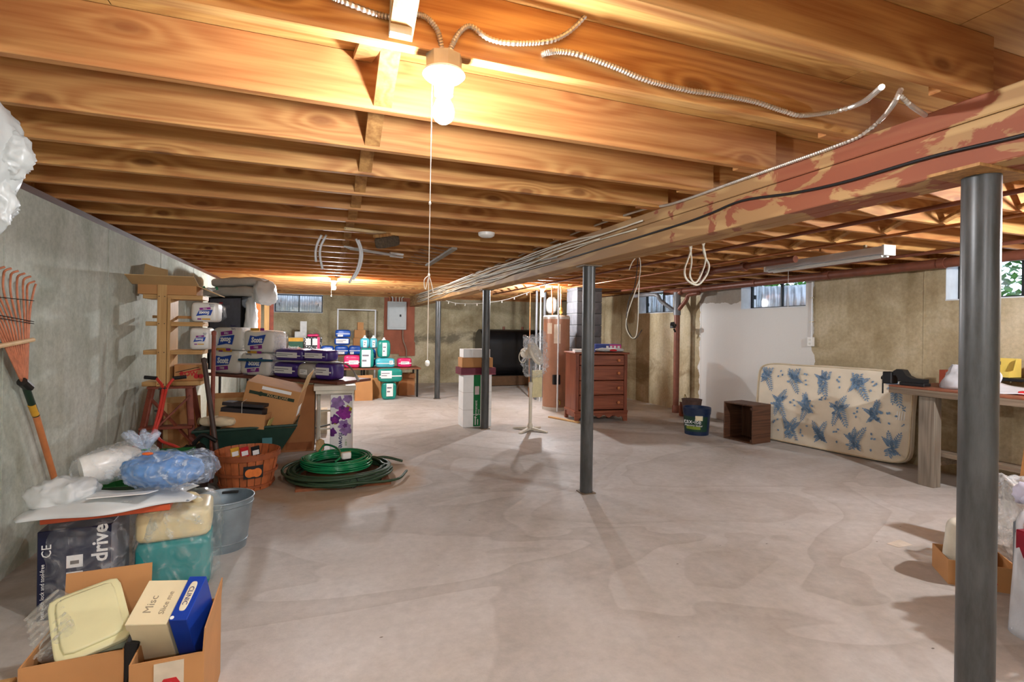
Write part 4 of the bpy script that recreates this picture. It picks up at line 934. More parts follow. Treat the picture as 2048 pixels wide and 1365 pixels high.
# polar care carton, tilted, in the green tub
q = aY(512,868,5.35)
gt = thing('garden_tub', 'dark green plastic barrow tub piled with cartons behind bushel basket', 'tub', (-.62, 5.38, 0))
M_TUB = mat('green_tub_plastic', (38,62,52), .45, var=.12)
def frus(x0,x1,y0,y1,z0,X0,X1,Y0,Y1,z1): return [(x0,y0,z0),(x1,y0,z0),(x1,y1,z0),(x0,y1,z0),(X0,Y0,z1),(X1,Y0,z1),(X1,Y1,z1),(X0,Y1,z1)]
o_ = frus(-.26,.22,-.2,.2,.12,-.42,.40,-.30,.30,.42); i_ = frus(-.24,.20,-.18,.18,.14,-.40,.38,-.28,.28,.42)
MB().add(o_+i_, [(0,3,2,1),(0,1,5,4),(1,2,6,5),(2,3,7,6),(3,0,4,7),(8,9,10,11),(8,12,13,9),(9,13,14,10),(10,14,15,11),(11,15,12,8),(4,5,13,12),(5,6,14,13),(6,7,15,14),(7,4,12,15)]).build('tray', M_TUB, gt, bevel=.004)
MB().tube([(-.42,-.30,.42),(.40,-.30,.44),(.40,.30,.44),(-.42,.30,.42)], .014, 8, True).build('rim', M_TUB, gt)
for x in (-.2,.18): MB().bar((x,-.17,.13), (x,-.2,0), .03, .03).build('leg', M_LEG, gt); MB().bar((x,.17,.13), (x,.2,0), .03, .03).build('leg', M_LEG, gt)
MB().box(.12,.20,-.306,-.302,.28,.34).build('sticker', mat('teal_sticker', (70,120,124), .5), gt, rot=(0,0,0))
MB().box(-.25,.22,-.20,.21,.14,.40).build('packed_fill', mat('brown_paper', (150,120,84), .9, bump=.4), gt)
a = aY(448,800,5.45); 
pc = thing('tipped_carton', 'brown carton with dark green lettering tipped on the green tub', 'box', (-.48, 5.50, .44), rot=(.10,.24,-.12))
MB().box(-.24,.24,-.17,.17,0,.36).build('body', M_CARD, pc, bevel=.004)
MB().box(-.20,.20,-.1735,-.1715,.255,.285).build('green_band', mat('dark_green_print', (40,56,40), .6), pc); text('POLAR CARE', .032, M_CARDL, pc, (.05,-.1745,.27))
MB().lathe([(.022,-.001),(.022,.001)], 16).build('round_logo', MATS['dark_green_print'], pc, (-.10,-.1745,.27), (PI/2,0,0)); MB().box(-.10,.16,-.1735,-.1715,.315,.345).build('shipping_label', M_WPAP, pc)
MB().box(-.003,.003,-.17,.17,0,.17).build('flap', M_CARDL, pc, (.24,0,.36), (0,.12,0)); MB().box(.2402,.2414,-.08,.06,.10,.20).build('shipping_label', M_WPAP, pc)
sc_ = thing('small_open_carton', 'small open brown carton holding tied black folders, front of green tub', 'box', (-.66, 5.20, .43), rot=(-.05,.10,-.15))
for bx in ((-.19,.19,-.11,-.104,0,.13),(-.19,.19,.104,.11,0,.13),(-.19,-.184,-.104,.104,0,.13),(.184,.19,-.104,.104,0,.13)): MB().box(*bx).build('panel', M_CARD, sc_)
MB().box(-.184,.184,-.104,.104,0,.006).build('bottom', M_CARD, sc_); MB().box(.19,.194,-.08,.08,.02,.14).build('flap', mat('manila_card', (206,186,110), .8), sc_, rot=(0,.25,0))
for k, (z, h_) in enumerate(((.11,.055),(.17,.03))):
    f_ = tag(MB().cbox((0,0,0), (.34,.19,h_)).build('black_folder', mat('black_folder_card', (40,34,36), .6), None, (-.66+.012*k, 5.20, .43+z+.03), (-.05,.10,-.15), bevel=.003), ('thick black folder tied with string, lower of two in the small carton','thin black folder tied with string, upper of two in the small carton')[k], 'folder')
tag(MB().tube([(-.67,5.10,.52),(-.667,5.095,.66),(-.655,5.20,.665),(-.655,5.30,.66)], .002, 5).build('string', M_STR), 'white string tied round the black folders', 'string')
wrp = thing('wrapped_cloth', 'rolled cream cloth with an open end on the green tub rim', 'cloth', (-.86, 5.12, .455), -.3)
MB().blob((0,0,.045), (.30,.13,.09), 3, .012, 14, 4, 12, crease=True).build('roll', mat('cream_cloth', (214,198,166), .9, bump=.3), wrp, smooth=True); MB().lathe([(.018,-.002),(.034,0)], 14).build('roll_end', MATS['brown_paper'], wrp, (-.15,-.01,.045), (0,-PI/2,0))
bb = thing('black_bag', 'crumpled black plastic bag slumped left of the bushel basket', 'bag', (-1.0, 4.86, 0))
MB().blob((0,0,.18), (.26,.26,.36), 2.8, .04, 7, 9, 18, crease=True, flat=-.179).build('bag_body', mat('black_bag', (20,22,22), .3, var=.2), bb, smooth=True)
MB().tube(bez([(.03,-.08,.38),(.10,-.1,.45),(.2,-.12,.40)], 5), .018, 8).build('strap', mat('black_bag', (20,22,22), .3), bb)
# bushel basket
M_BSK = mat('basket_veneer', (178,98,56), .6, var=.22, scale=16, bump=.3); M_BSKR = mat('basket_rim', (150,80,46), .6, var=.2)
bk0 = Vector((-.585, 4.80, 0)); bs = thing('bushel_basket', 'round wooden bushel basket with pumpkin label holding small packets', 'basket', bk0)
for k in range(24):
    a0 = 2*PI*k/24; r0, r1, h_ = .19, .245, .30
    MB().sheet(lambda u, v: ((r0+(r1-r0)*v+.004*(k % 2))*math.cos(a0+(u-.5)*.235), (r0+(r1-r0)*v+.004*(k % 2))*math.sin(a0+(u-.5)*.235), .004+h_*v), 2, 2, .004).build('stave', M_BSK, bs)
for z, r, hh in ((.255,.246,.045),(.13,.226,.022),(.03,.203,.02)):
    MB().lathe([(r,z),(r+.010,z+.002),(r+.012,z+hh),(r+.002,z+hh),(r,z)], 32, cap=False).build('hoop', M_BSKR, bs, smooth='auto')
MB().lathe([(.185,.0),(.185,.01),(0,.01)], 24).build('bottom', M_BSKR, bs)
la = -1.25
MB().sheet(lambda u, v: (.2435*math.cos(la+(u-.5)*.60), .2435*math.sin(la+(u-.5)*.60), .12+.10*v), 6, 1, .001).build('paper_label', M_INK, bs)
for d_, r_ in ((-.12,.034),(.10,.036),(-.02,.03)):
    MB().lathe([(r_,-.001),(r_,.001)], 14).build('pumpkin_print', mat('orange_print', (222,120,50), .6, var=.2), bs, (.247*math.cos(la+d_), .247*math.sin(la+d_), .165), (PI/2,0,la+d_+PI/2))
for k, (x, y, m, lb) in enumerate(((-.07,-.06,M_GOLD,'yellow seed packet in the bushel basket'),(.0,-.06,M_RED,'red seed packet in the bushel basket beside yellow one'),(.08,-.05,M_BLK,'black packet in the bushel basket beside red one'))):
    pk = thing('seed_packet', lb, 'packet', (bk0.x+x, bk0.y+y, .20), rot=(.2,-.15,.3)); MB().box(-.032,.032,-.008,.008,0,.15).build('sleeve', m, pk, bevel=.003); MB().box(-.024,.024,-.0095,-.0085,.08,.12).build('label_panel', M_WPAP, pk)
tag(MB().blob((bk0.x,bk0.y,.10), (.34,.34,.17), 3, .02, 9, 3, 10, flat=-.085).build('folded_sack', MATS['brown_paper'], smooth=True), 'crumpled brown sack filling the bottom of the bushel basket', 'sack')
# green drop spreader with red handle
sd_ = thing('lawn_spreader', 'green metal drop spreader with red tubular handle and black grips', 'spreader', (-1.14, 4.42, 0))
M_SPR = mat('spreader_green', (34,88,42), .4, var=.1)
o_ = frus(-.22,.22,-.05,.05,.10,-.27,.27,-.17,.17,.345); i_ = frus(-.212,.212,-.042,.042,.108,-.262,.262,-.162,.162,.345)
MB().add(o_+i_, [(0,3,2,1),(0,1,5,4),(1,2,6,5),(2,3,7,6),(3,0,4,7),(8,9,10,11),(8,12,13,9),(9,13,14,10),(10,14,15,11),(11,15,12,8),(4,5,13,12),(5,6,14,13),(6,7,15,14),(7,4,12,15)]).build('hopper', M_SPR, sd_, (0,-.03,.06), (.55,0,0))
for x in (-.30,.30): wl_ = MB().lathe([(.0,-.02),(.11,-.02),(.125,-.01),(.125,.01),(.11,.02),(0,.02)], 20).build('wheel', M_BLK, sd_, (x,0,.125), (0,PI/2,0), smooth='auto')
MB().tube([(-.30,0,.125),(.30,0,.125)], .009, 8).build('axle', M_LEG, sd_)
o0 = sd_.location; S_ = lambda x, y, Y: aY(x, y, Y)-o0; M_RT = mat('red_handle_paint', (196,56,44), .4, var=.06)
MB().tube(bez([S_(222,912,4.60),S_(262,898,4.66),S_(297,880,4.72),S_(307,862,4.76),S_(316,830,4.82),S_(325,790,4.9),S_(324,772,4.95),S_(313,757,4.99)], 6), .0115, 10).build('handle_tube', M_RT, sd_, smooth=True)
MB().tube(bez([S_(372,905,4.59),S_(350,893,4.66),S_(322,882,4.72),S_(312,862,4.76),S_(322,830,4.82),S_(330,790,4.9),S_(336,772,4.95),S_(348,757,4.99)], 6), .0115, 10).build('handle_tube', M_RT, sd_, smooth=True)
MB().tube([S_(314,757,4.99),S_(289,755,5.0)], .015, 10).build('grip', M_BLK, sd_); MB().tube([S_(346,757,4.99),S_(373,754,5.0)], .015, 10).build('grip', M_BLK, sd_)
for x, y in ((318,822),(326,778)): MB().cbox(S_(x,y,4.84 if y > 800 else 4.93), (.06,.02,.016)).build('bolt_plate', M_LEG, sd_)
# tool handles
for (x0,y0,Ya), (x1,y1,Yb), r, m, nm, lb in (((428,668,5.16),(424,870,5.02),.017,M_RBW,'tool_handle','reddish brown wooden tool handle leaning beside the shelf stand'),((408,722,5.10),(427,860,4.98),.020,mat('dark_handle_wood',(70,52,44),.5),'tool_handle','dark brown thick tool handle leaning beside reddish one')):
    a = aY(x0,y0,Ya); b = aY(x1,y1,Yb); d_ = (b-a).normalized(); f_ = a+d_*((a.z)/-d_.z)
    t = thing(nm, lb, 'tool', (f_.x, f_.y, 0)); MB().tube([(0,0,.01), a-Vector((f_.x,f_.y,0))], r, 10).build('shaft', m, t, smooth='auto'); MB().lathe([(r*1.15,-.01),(r*1.2,.02),(0,.03)], 10).build('end_cap', m, t, a-Vector((f_.x,f_.y,0)))
# ------------------------------------------------------------------ sump frame and hoses
M_FRMW = mat('rotten_timber', (140,86,56), .85, var=.3, scale=14, bump=.4)
pf = thing('sump_frame', 'worn wooden frame set in the floor under the coiled hoses', 'frame', ((PIT[0]+PIT[1])/2, (PIT[2]+PIT[3])/2, 0)); px_, py_ = (PIT[1]-PIT[0])/2, (PIT[3]-PIT[2])/2
for bx in ((-px_,px_,-py_,-py_+.07,-.12,.022),(-px_,px_,py_-.07,py_,-.12,.022),(-px_,-px_+.07,-py_+.07,py_-.07,-.12,.018),(px_-.07,px_,-py_+.07,py_-.07,-.12,.018)): MB().box(*bx).build('frame_board', M_FRMW, pf, bevel=.003)
MB().box(-px_+.07, px_-.07, -py_+.07, py_-.07, -.10, .005).build('cover_board', mat('dark_cover_board', (110,80,58), .9, var=.2), pf)
hr_ = random.Random(11); M_HOSE = mat('dark_green_hose', (48,70,48), .45, var=.15); M_CLH = mat('bright_green_hose', (20,128,78), .2, var=.12, spec=.7)
def coil(cx, cy, rx, ry, z0, loops, r, jit, dz, seed, rows=4):
    rr = random.Random(seed); pts = []; 
    for L_ in range(loops):
        ring = L_ % rows; lay = L_//rows; ax = rx-ring*r*2.05+rr.uniform(-jit,jit); ay = ry-ring*r*2.05+rr.uniform(-jit,jit); ox, oy = rr.uniform(-jit,jit), rr.uniform(-jit,jit)
        for k in range(28):
            a_ = 2*PI*k/28; pts.append((cx+ox+ax*math.cos(a_), cy+oy+ay*math.sin(a_), z0+r+lay*dz+.006*math.sin(a_*2+L_)))
    return pts
hs = thing('garden_hose', 'dark green garden hose loosely coiled on the floor', 'hose', (.15, 4.87, .022))
MB().tube(coil(0,0,.43,.44,0,12,.0115,.028,.020,3,3), .0115, 8).build('hose_coil', M_HOSE, hs, smooth=True)
MB().tube(bez([(.30,.25,.06),(.44,.34,.04),(.60,.30,.0)], 6), .0125, 8).build('hose_end', M_HOSE, hs, smooth=True); MB().tube(bez([(-.40,-.05,.05),(-.2,-.40,.04),(.2,-.44,.03),(.46,-.34,.01),(.58,-.10,.01)], 8), .0115, 8).build('hose_end', M_HOSE, hs, smooth=True)
MB().tube([(.10+.035*math.cos(a_*PI/4),-.42,.035+.045*math.sin(a_*PI/4)) for a_ in range(8)], .004, 6, True).build('tie', M_BLK, hs)
hs2 = thing('clear_hose', 'bright green flat hose coiled on top of the dark one', 'hose', (.13, 4.95, .085))
MB().tube(coil(0,0,.295,.30,0,30,.007,.010,.0135,5,5), .0072, 7).build('hose_coil', M_CLH, hs2, smooth=True)
MB().tube(bez([(-.15,.20,.09),(-.10,.28,.13),(-.0,.10,.13),(.03,-.10,.10),(-.02,-.20,.08)], 7), .010, 8).build('tie_strap', M_CLH, hs2, smooth=True)
cp = thing('hose_adapter', 'small white plastic fitting sitting on the green hose coil', 'fitting', (.20, 4.83, .165), .3)
MB().blob((0,0,.03), (.085,.07,.06), 6, n=5).build('body', M_PORC, cp, smooth=True); MB().box(-.045,.045,-.004,.004,.028,.062).build('slot', mat('dull_yellow', (170,150,90), .6), cp)
pp = thing('paper_scrap', 'crumpled pale paper standing beside the tall flower carton', 'paper', (aZ(640,905).x, aZ(640,905).y, 0))
MB().blob((0,0,.07), (.09,.05,.14), 3, .02, 18, 4, 8, crease=True, flat=-.069).build('crumple', M_CARDL, pp, smooth=True)
# ------------------------------------------------------------------ far table with diaper packs
M_TOP2 = mat('far_table_brown', (140,84,60), .5)
def pY(Y): return lambda x, y: aY(x, y, Y)
zt2 = aY(760,737,10.10).z; x0, x1 = aY(684,737,10.10).x, aY(842,737,10.10).x
t2_ = thing('low_table', 'low brown table carrying pink and teal packs', 'table', ((x0+x1)/2, 10.10, 0)); h2 = (x1-x0)/2
MB().box(-h2, h2, 0, .60, zt2-.03, zt2).build('table_top', M_TOP2, t2_, bevel=.004)
for x in (-h2+.06, h2-.06):
    for y in (.06,.54): MB().cyl((x,y,0), (x,y,zt2-.03), .02, n=10).build('leg', M_LEG, t2_)
zt3 = aY(690,711,10.80).z; x0, x1 = aY(560,711,10.8).x, aY(735,711,10.8).x
t3_ = thing('back_table', 'brown table at the back carrying blue packs and boxes', 'table', ((x0+x1)/2, 10.80, 0)); h3 = (x1-x0)/2
MB().box(-h3, h3, 0, .80, zt3-.03, zt3).build('table_top', M_TOP2, t3_, bevel=.004)
for x in (-h3+.06, h3-.06):
    for y in (.06,.74): MB().cyl((x,y,0), (x,y,zt3-.03), .02, n=10).build('leg', M_LEG, t3_)
M_BLP = mat('blue_wrap', (28,84,176), .35, var=.12, scale=8, spec=.6, bump=.15); M_TLP = mat('teal_wrap', (20,140,126), .35, var=.12, scale=8, spec=.6, bump=.15)
M_LBP = mat('aqua_wrap', (80,184,200), .35, var=.12, scale=8, spec=.6); M_PNP = mat('pink_wrap', (214,40,104), .35, var=.12, scale=8, spec=.6); M_LWP = mat('pale_wrap', (214,224,228), .35)
B = 'blue packs on the back table'
zr = max(soft_pack('blue_pack', 'blue pack on the back table, bottom row left', 642,668,692,711, pY(10.86), M_BLP, .24, zt3+.002, 0, B, seed=1), 0)
soft_pack('blue_pack', 'blue pack on the back table, bottom row middle, under the stack', 670,697,692,711, pY(10.84), M_BLP, .24, zt3+.002, 0, B, (.2,.7,.1,.35), seed=2)
soft_pack('blue_pack', 'blue pack on the back table, bottom row right', 698,722,692,711, pY(10.86), M_BLP, .24, zt3+.002, 0, B, (.1,.4,.1,.35), seed=3)
z5 = soft_pack('blue_pack', 'blue pack with large white panel, middle of the tall blue stack', 669,700,676,692, pY(10.84), M_BLP, .24, zr+.012, 0, B, (.1,.9,.25,.85), False, seed=4)
soft_pack('blue_pack', 'topmost blue pack of the tall blue stack', 671,701,660,675, pY(10.84), M_BLP, .24, z5+.008, 0, B, (.15,.5,.1,.35), seed=5)
T_ = 'teal packs on the low table'
soft_pack('pink_pack', 'pink pack at the left end of the low table', 688,720,711,735, pY(10.14), M_PNP, .24, zt2+.002, 0, None, (.3,.9,.3,.6), seed=6)
soft_pack('teal_pack', 'teal pack with large white front panel standing on low table', 720,748,697,735, pY(10.13), M_TLP, .20, zt2+.002, 0, T_, (.12,.75,.06,.92), False, seed=7)
zz = soft_pack('aqua_pack', 'aqua pack lying on the low table, right of the teal pack', 752,790,717,735, pY(10.14), M_LBP, .22, zt2+.002, 0, None, (.7,.9,.35,.75), seed=8)
soft_pack('pink_pack', 'smaller pink pack at the right end of the low table', 796,824,717,733, pY(10.16), M_PNP, .20, zt2+.002, 0, None, (.2,.8,.35,.65), seed=9)
soft_pack('teal_pack', 'tall teal pack with twisted top standing on the aqua pack', 756,781,681,717, pY(10.15), M_TLP, .20, zz+.008, 0, T_, (.35,.7,.1,.85), False, seed=10, ear=True)
zq = soft_pack('carton_pack', 'plain blue box hidden behind the teal packs', 722,752,698,735, pY(10.40), M_BLP, .18, zt2+.002, 0, None, seed=3)
soft_pack('aqua_pack', 'small aqua pack with twisted top, left of tall teal pack', 721,739,677,697, pY(10.40), M_LBP, .16, zq+.008, 0, None, (.3,.7,.1,.8), False, seed=11, ear=True)
soft_pack('aqua_pack', 'small aqua pack with twisted top, just beside tall teal pack', 740,755,677,697, pY(10.40), M_LBP, .16, zq+.008, 0, None, (.3,.7,.1,.8), False, seed=12, ear=True)
zg = soft_pack('green_pack', 'upright green pack standing on the floor before low table', 764,793,766,800, pY(9.85), M_TLP, .16, .002, 0, 'green packs on the floor', (.3,.75,.2,.95), False, seed=13)
soft_pack('green_pack', 'green pack lying on top of the upright green pack', 757,805,738,765, pY(9.83), M_TLP, .22, zg+.008, 0, 'green packs on the floor', (.1,.55,.30,.85), seed=14)
def paper_bag(label, x0, x1, y0, y1, dp=.2, rz=0.0):
    a = aZ(x0,y1); b = aZ(x1,y1); c = (a+b)/2; wd = (b-a).length; h_ = aY((x0+x1)/2,y0,c.y).z
    o = thing('paper_bag', label, 'bag', (c.x, c.y+dp/2, 0), rz)
    def fn(u, v):
        P = [(-1,-1),(1,-1),(1,1),(-1,1),(-1,-1)]; s = u*4; i = min(3, int(s)); f = s-i
        x = P[i][0]*(1-f)+P[i+1][0]*f; y = P[i][1]*(1-f)+P[i+1][1]*f; k = .012*noise.noise(Vector((x*2,y*2,v*5+wd*9)))
        return (x*(wd/2*(1-.05*v)+k), y*(dp/2+k), h_*v+.01*v*math.sin(7*u))
    MB().sheet(fn, 24, 8, .003).build('bag_sides', M_CARD if 'taller' in label else M_CARDD, o, smooth='auto'); MB().box(-wd/2, wd/2, -dp/2, dp/2, 0, .004).build('bag_bottom', M_CARD, o)
    return o
paper_bag('taller brown paper bag standing on floor left of the green packs', 710,745,752,802)
paper_bag('smaller brown paper bag half hidden behind the taller one', 742,763,757,797, .16)
a = aZ(797,792); b = aZ(826,790)
cx_ = carton('open_carton', 'open brown carton with bent flap right of the green packs', ((b-a).length, .28, aY(810,748,a.y).z), ((a.x+b.x)/2, a.y+.14, 0), .1, M_CARDD, open_=True, flaps=(('R',1.9,.14),('F',2.6,.10)))
# boxes on the back table
a = aY(577,690,11.0).x; b = aY(606,690,11.0).x
gb = thing('green_box', 'small green box with yellow top band on the back table', 'box', ((a+b)/2, 11.08, zt3+.001)); hh = aY(590,676,11.0).z-zt3; w2 = (b-a)/2
MB().box(-w2,w2,-.07,.07,0,hh).build('body', mat('dark_green_card', (44,92,70), .5), gb, bevel=.003); MB().box(-w2-.001,w2+.001,-.0715,-.069,hh*.78,hh).build('yellow_band', M_GOLD, gb); MB().lathe([(.05,-.001),(.05,.001)], 14).build('portrait_print', mat('skin_print', (190,140,120), .6), gb, (w2*.45,-.0715,hh*.3), (PI/2,0,0))
text('Depend', .06, M_WPAP, gb, (-w2*.35,-.0722,hh*.45))
a = aY(608,690,10.95).x; b = aY(644,690,10.95).x; w2 = (b-a)/2; hh = aY(625,675,10.95).z-zt3
lbx = thing('patterned_box', 'black and white animal print box with pink ribbon and bow', 'box', ((a+b)/2, 11.05, zt3+.001))
def spotmat():
    m, nt, b_ = newmat('animal_print'); v = N(nt, 'ShaderNodeTexVoronoi', Scale=34.0); nt.links.new(coords(nt), v.inputs['Vector']); r = ramp(nt, [(.30,(.9,.9,.9,1)),(.38,(.02,.02,.02,1))]); nt.links.new(v.outputs['Distance'], r.inputs[0]); nt.links.new(r.outputs[0], b_.inputs['Base Color']); return m
MB().box(-w2,w2,-.10,.10,0,hh).build('body', spotmat(), lbx, bevel=.003); MB().box(w2*.45,w2*.75,-.102,.102,0,hh+.002).build('ribbon', M_PNP, lbx)
MB().blob((0,0,hh+.03), (w2*1.3,.10,.06), 2.5, .02, 14, 3, 8).build('bow', M_PNP, lbx, smooth=True)
for x in (-w2*.45,.02): MB().box(x-.06,x+.06,-.1025,-.1012,hh*.55,hh*.92).build('label_panel', M_WPAP, lbx)
a = aY(580,690,11.5); b = aY(613,690,11.5); hh = aY(600,643,11.5).z-zt3; w_ = b.x-a.x
tag(MB().prism([(0,0),(w_,0),(w_,hh),(w_*.60,hh),(w_*.60,hh*.68),(w_*.28,hh*.68),(w_*.28,hh*.50),(0,hh*.50)], 0, .04).build('stepped_card', mat('white_card', (212,212,208), .7), None, (a.x,11.48,zt3+.001)), 'white stepped cardboard cutout standing on the back table', 'card')
cy = 11.45
for k, (x0,x1,y0,y1,lb) in enumerate(((706,731,676,711,'largest brown carton of the stack on the back table'),(708,730,660,675,'middle brown carton of the stack on the back table'),(714,726,645,660,'smallest brown carton on top of the back table stack'))):
    a = aY(x0,690,cy).x; b = aY(x1,690,cy).x
    zb = zt3+.001 if k == 0 else zb2; zb2 = aY(718,y0,cy).z
    carton('stacked_carton', lb, (b-a,.2,zb2-zb-.002), ((a+b)/2, cy+(.0), zb), 0, M_CARD)
    zb2 += .001

# things leaning and lying under the long table and behind the ladder
for x, y, w2, h2, rz, m, nm, lb in ((-1.30,5.98,.34,.62,.5,M_CARDL,'flattened_box','pale brown cardboard panel leaning on left wall behind the ladder'),(-.98,6.55,.46,.58,.1,M_CARD,'flattened_box','brown cardboard panel standing under the long table behind ladder'),(-.55,6.50,.36,.50,.0,mat('dark_picture_back',(70,60,54),.7),'flattened_box','dark framed panel standing under the long table')):
    o = thing(nm, lb, 'cardboard', (x,y,0), rot=(-.12,0,rz)); MB().box(-w2/2,w2/2,0,.025,0.0,h2).build('sheet', m, o, bevel=.003); MB().box(-w2/2+.04,w2/2-.04,-.003,-.0005,.06,h2-.06).build('face', M_CARDL if m is not M_CARDL else M_CARD, o)
# ================================================================== MIDDLE AND RIGHT SIDE
# tall tree carton with maroon tray and two cartons, behind the third column
a = aZ(927,857); b = aZ(984,854); wd = (b-a).length; yb = (a.y+b.y)/2+.04
tc_ = thing('tree_carton', 'tall white and green carton standing behind a steel column', 'box', ((a.x+b.x)/2, yb+.13, 0), .0)
hh = aY(955,750,yb).z
MB().box(-wd/2, wd/2, -.13, .13, 0, hh).build('body', M_WPAP, tc_, bevel=.003)
gx = wd*.36-wd/2; MB().box(gx, gx+wd*.24, -.1325, -.13, .01, hh).build('green_panel', mat('tree_green', (20,124,66), .5), tc_)
text('Permanent', .055, M_WPAP, tc_, (gx+wd*.09,-.1335,hh*.34), (PI/2,-PI/2,0)); text('Trees', .035, M_WPAP, tc_, (gx+wd*.18,-.1335,hh*.28), (PI/2,-PI/2,0))
for k in range(2): MB().box(gx+wd*(.05+.09*k), gx+wd*(.09+.08*k), -.1335, -.1326, hh*.04, hh*(.20-.05*k)).build('script_line', M_WPAP, tc_)
MB().box(gx, gx+wd*.24, -.1335, -.1326, hh*.235, hh*.245).build('divider_line', M_WPAP, tc_)
MB().box(gx+wd*.04, gx+wd*.20, -.1335, -.1326, hh*.62, hh*.78).build('address_label', mat('pinkish_label', (226,206,206), .6), tc_)
for z in (.33,.66): MB().box(-wd/2-.001, wd/2+.001, -.131, .131, hh*z, hh*z+.004).build('seam', mat('grey_seam', (190,186,180), .6), tc_)
mt = thing('maroon_tray', 'flat maroon box lid on top of the tall tree carton', 'box', ((a.x+b.x)/2, yb+.12, hh+.001)); h1 = aY(955,736,yb).z-hh
MB().box(-wd*.60, wd*.62, -.15, .17, 0, h1).build('lid', mat('maroon_card', (104,24,48), .5), mt, bevel=.003); MB().box(-wd*.60, wd*.62, -.152, -.15, 0, .012).build('edge_band', mat('maroon_edge', (140,60,76), .5), mt)
z0 = hh+h1+.002; z1_ = aY(955,716,yb).z; z2_ = aY(955,699,yb).z
carton('brown_carton', 'brown carton between maroon lid and white box behind column', (wd*1.08,.24,z1_-z0-.001), ((a.x+b.x)/2-.0, yb+.13, z0), 0, M_CARD)
carton('white_carton', 'white box at the top of the stack behind column', (wd*.94,.22,z2_-z1_-.001), ((a.x+b.x)/2-.01, yb+.13, z1_+.001), 0, M_WPAP, tape=False)
# pedestal fan wrapped in a clear bag
p = aZ(1060,862); fn_ = thing('pedestal_fan', 'white pedestal fan wrapped in a clear plastic bag', 'fan', p, .25)
M_FANW = mat('fan_white', (222,214,196), .45, var=.04)
for a_ in (0, PI/2, PI, 3*PI/2): MB().add([(0,-.025,.02),(0,.025,.02),(0,.025,.055),(0,-.025,.055),(.26,-.02,0),(.26,.02,0),(.26,.02,.018),(.26,-.02,.018)], [(0,1,2,3),(7,6,5,4),(0,4,5,1),(1,5,6,2),(2,6,7,3),(3,7,4,0)]).build('foot', M_FANW, fn_, rot=(0,0,a_+.4), bevel=.003)
MB().lathe([(.034,.01),(.036,.06),(.026,.10),(.022,.10)], 16).build('hub', M_FANW, fn_, smooth='auto'); MB().lathe([(.022,.06),(.022,.62)], 16).build('lower_pole', M_FANW, fn_, smooth='auto'); MB().lathe([(.028,.58),(.028,.64),(.014,.65)], 16).build('collar', M_FANW, fn_, smooth='auto'); MB().lathe([(.013,.62),(.013,.95)], 12).build('upper_pole', M_PGREY, fn_, smooth='auto')
MB().cbox((.10,0,.62), (.16,.03,.36)).build('hang_tag', mat('cream_tag', (226,216,170), .7), fn_)
zf = 1.03
MB().blob((-.02,.04,zf), (.16,.22,.14), 3, n=8).build('motor_housing', M_FANW, fn_, smooth=True); MB().lathe([(.0,-.02),(.16,-.02),(.17,0),(.16,.02),(0,.02)], 28).build('blade_guard', M_FANW, fn_, (0.03,-.06,zf), (1.1,.3,.4), smooth='auto')
MB().tube([(-.10+.06*math.cos(k*PI/8), .05, .98+.08*math.sin(k*PI/8)) for k in range(16)], .006, 6, True).build('carry_handle', M_FANW, fn_)
MB().blob((.06,0,.98), (.32,.34,.58), 2.6, .06, 7, 5, 22, crease=True).build('plastic_bag', clearmat('fan_bag', (230,236,242), .28, .08, 10), fn_, smooth=True)
MB().tube(bez([(.13,0,1.18),(.16,-.02,1.26),(.19,0,1.32)], 5), [.09,.09,.085,.08,.075,.07,.06,.055,.05,.045,.03], 10).build('bag_corner', MATS['fan_bag'], fn_, smooth=True)
MB().tube(bez([(-.04,0,1.16),(-.10,-.02,1.22),(-.13,0,1.27)], 5), [.08,.075,.07,.06,.05,.045,.04,.035,.03,.025,.01], 10).build('bag_corner', MATS['fan_bag'], fn_, smooth=True)
# dresser
M_DR = woodmat('dresser_wood', (150,86,60), (116,60,42), 'X', gs=1.6, rough=.4, knots=False); M_DRZ = woodmat('dresser_side_wood', (146,82,58), (112,58,42), 'Z', gs=1.6, rough=.4, knots=False)
dl = aZ(1149,845); dr_ = aZ(1254,842); DW = (dr_-dl).length; ang = math.atan2(dr_.y-dl.y, dr_.x-dl.x)
dz = thing('dresser', 'reddish brown wooden dresser with four drawers and round knobs', 'dresser', dl, ang); DH = aY(1200,705,dl.y).z; DD = .46
MB().box(.012, .035, .02, DD, .06, DH-.03).build('side_panel', M_DRZ, dz); MB().box(DW-.035, DW-.012, .02, DD, .06, DH-.03).build('side_panel', M_DRZ, dz); MB().box(.035, DW-.035, DD-.015, DD, .06, DH-.03).build('back_panel', M_DRZ, dz)
MB().box(-.02, DW+.02, -.025, DD+.01, DH-.028, DH).build('dresser_top', M_DR, dz, bevel=.008)
MB().box(-.008, DW+.008, -.012, DD, .12, .16).build('base_moulding', M_DR, dz, bevel=.006)
n_ = 24; pr = [(0,.0),(.06,.0),(.075,.05)]+[(.10+(DW-.20)*k/n_, .075+.02*math.sin(k*PI/3)) for k in range(n_+1)]+[(DW-.075,.05),(DW-.06,0),(DW,0),(DW,.12),(0,.12)]
MB().prism(pr, -.006, .016).build('scalloped_apron', M_DR, dz)
for x in (.0, DW-.05): MB().box(x, x+.05, DD-.05, DD, 0, .12).build('foot', M_DR, dz)
for x in (.008, DW-.058):
    MB().box(x, x+.05, -.004, .02, .16, DH-.028).build('corner_post', M_DRZ, dz)
    for k in range(4): MB().box(x+.008+.009*k, x+.012+.009*k, -.008, -.003, DH-.26, DH-.05).build('flute', M_DR, dz)
zs = [(.175,.375),(.385,.585),(.595,.80),(.81,.955)]
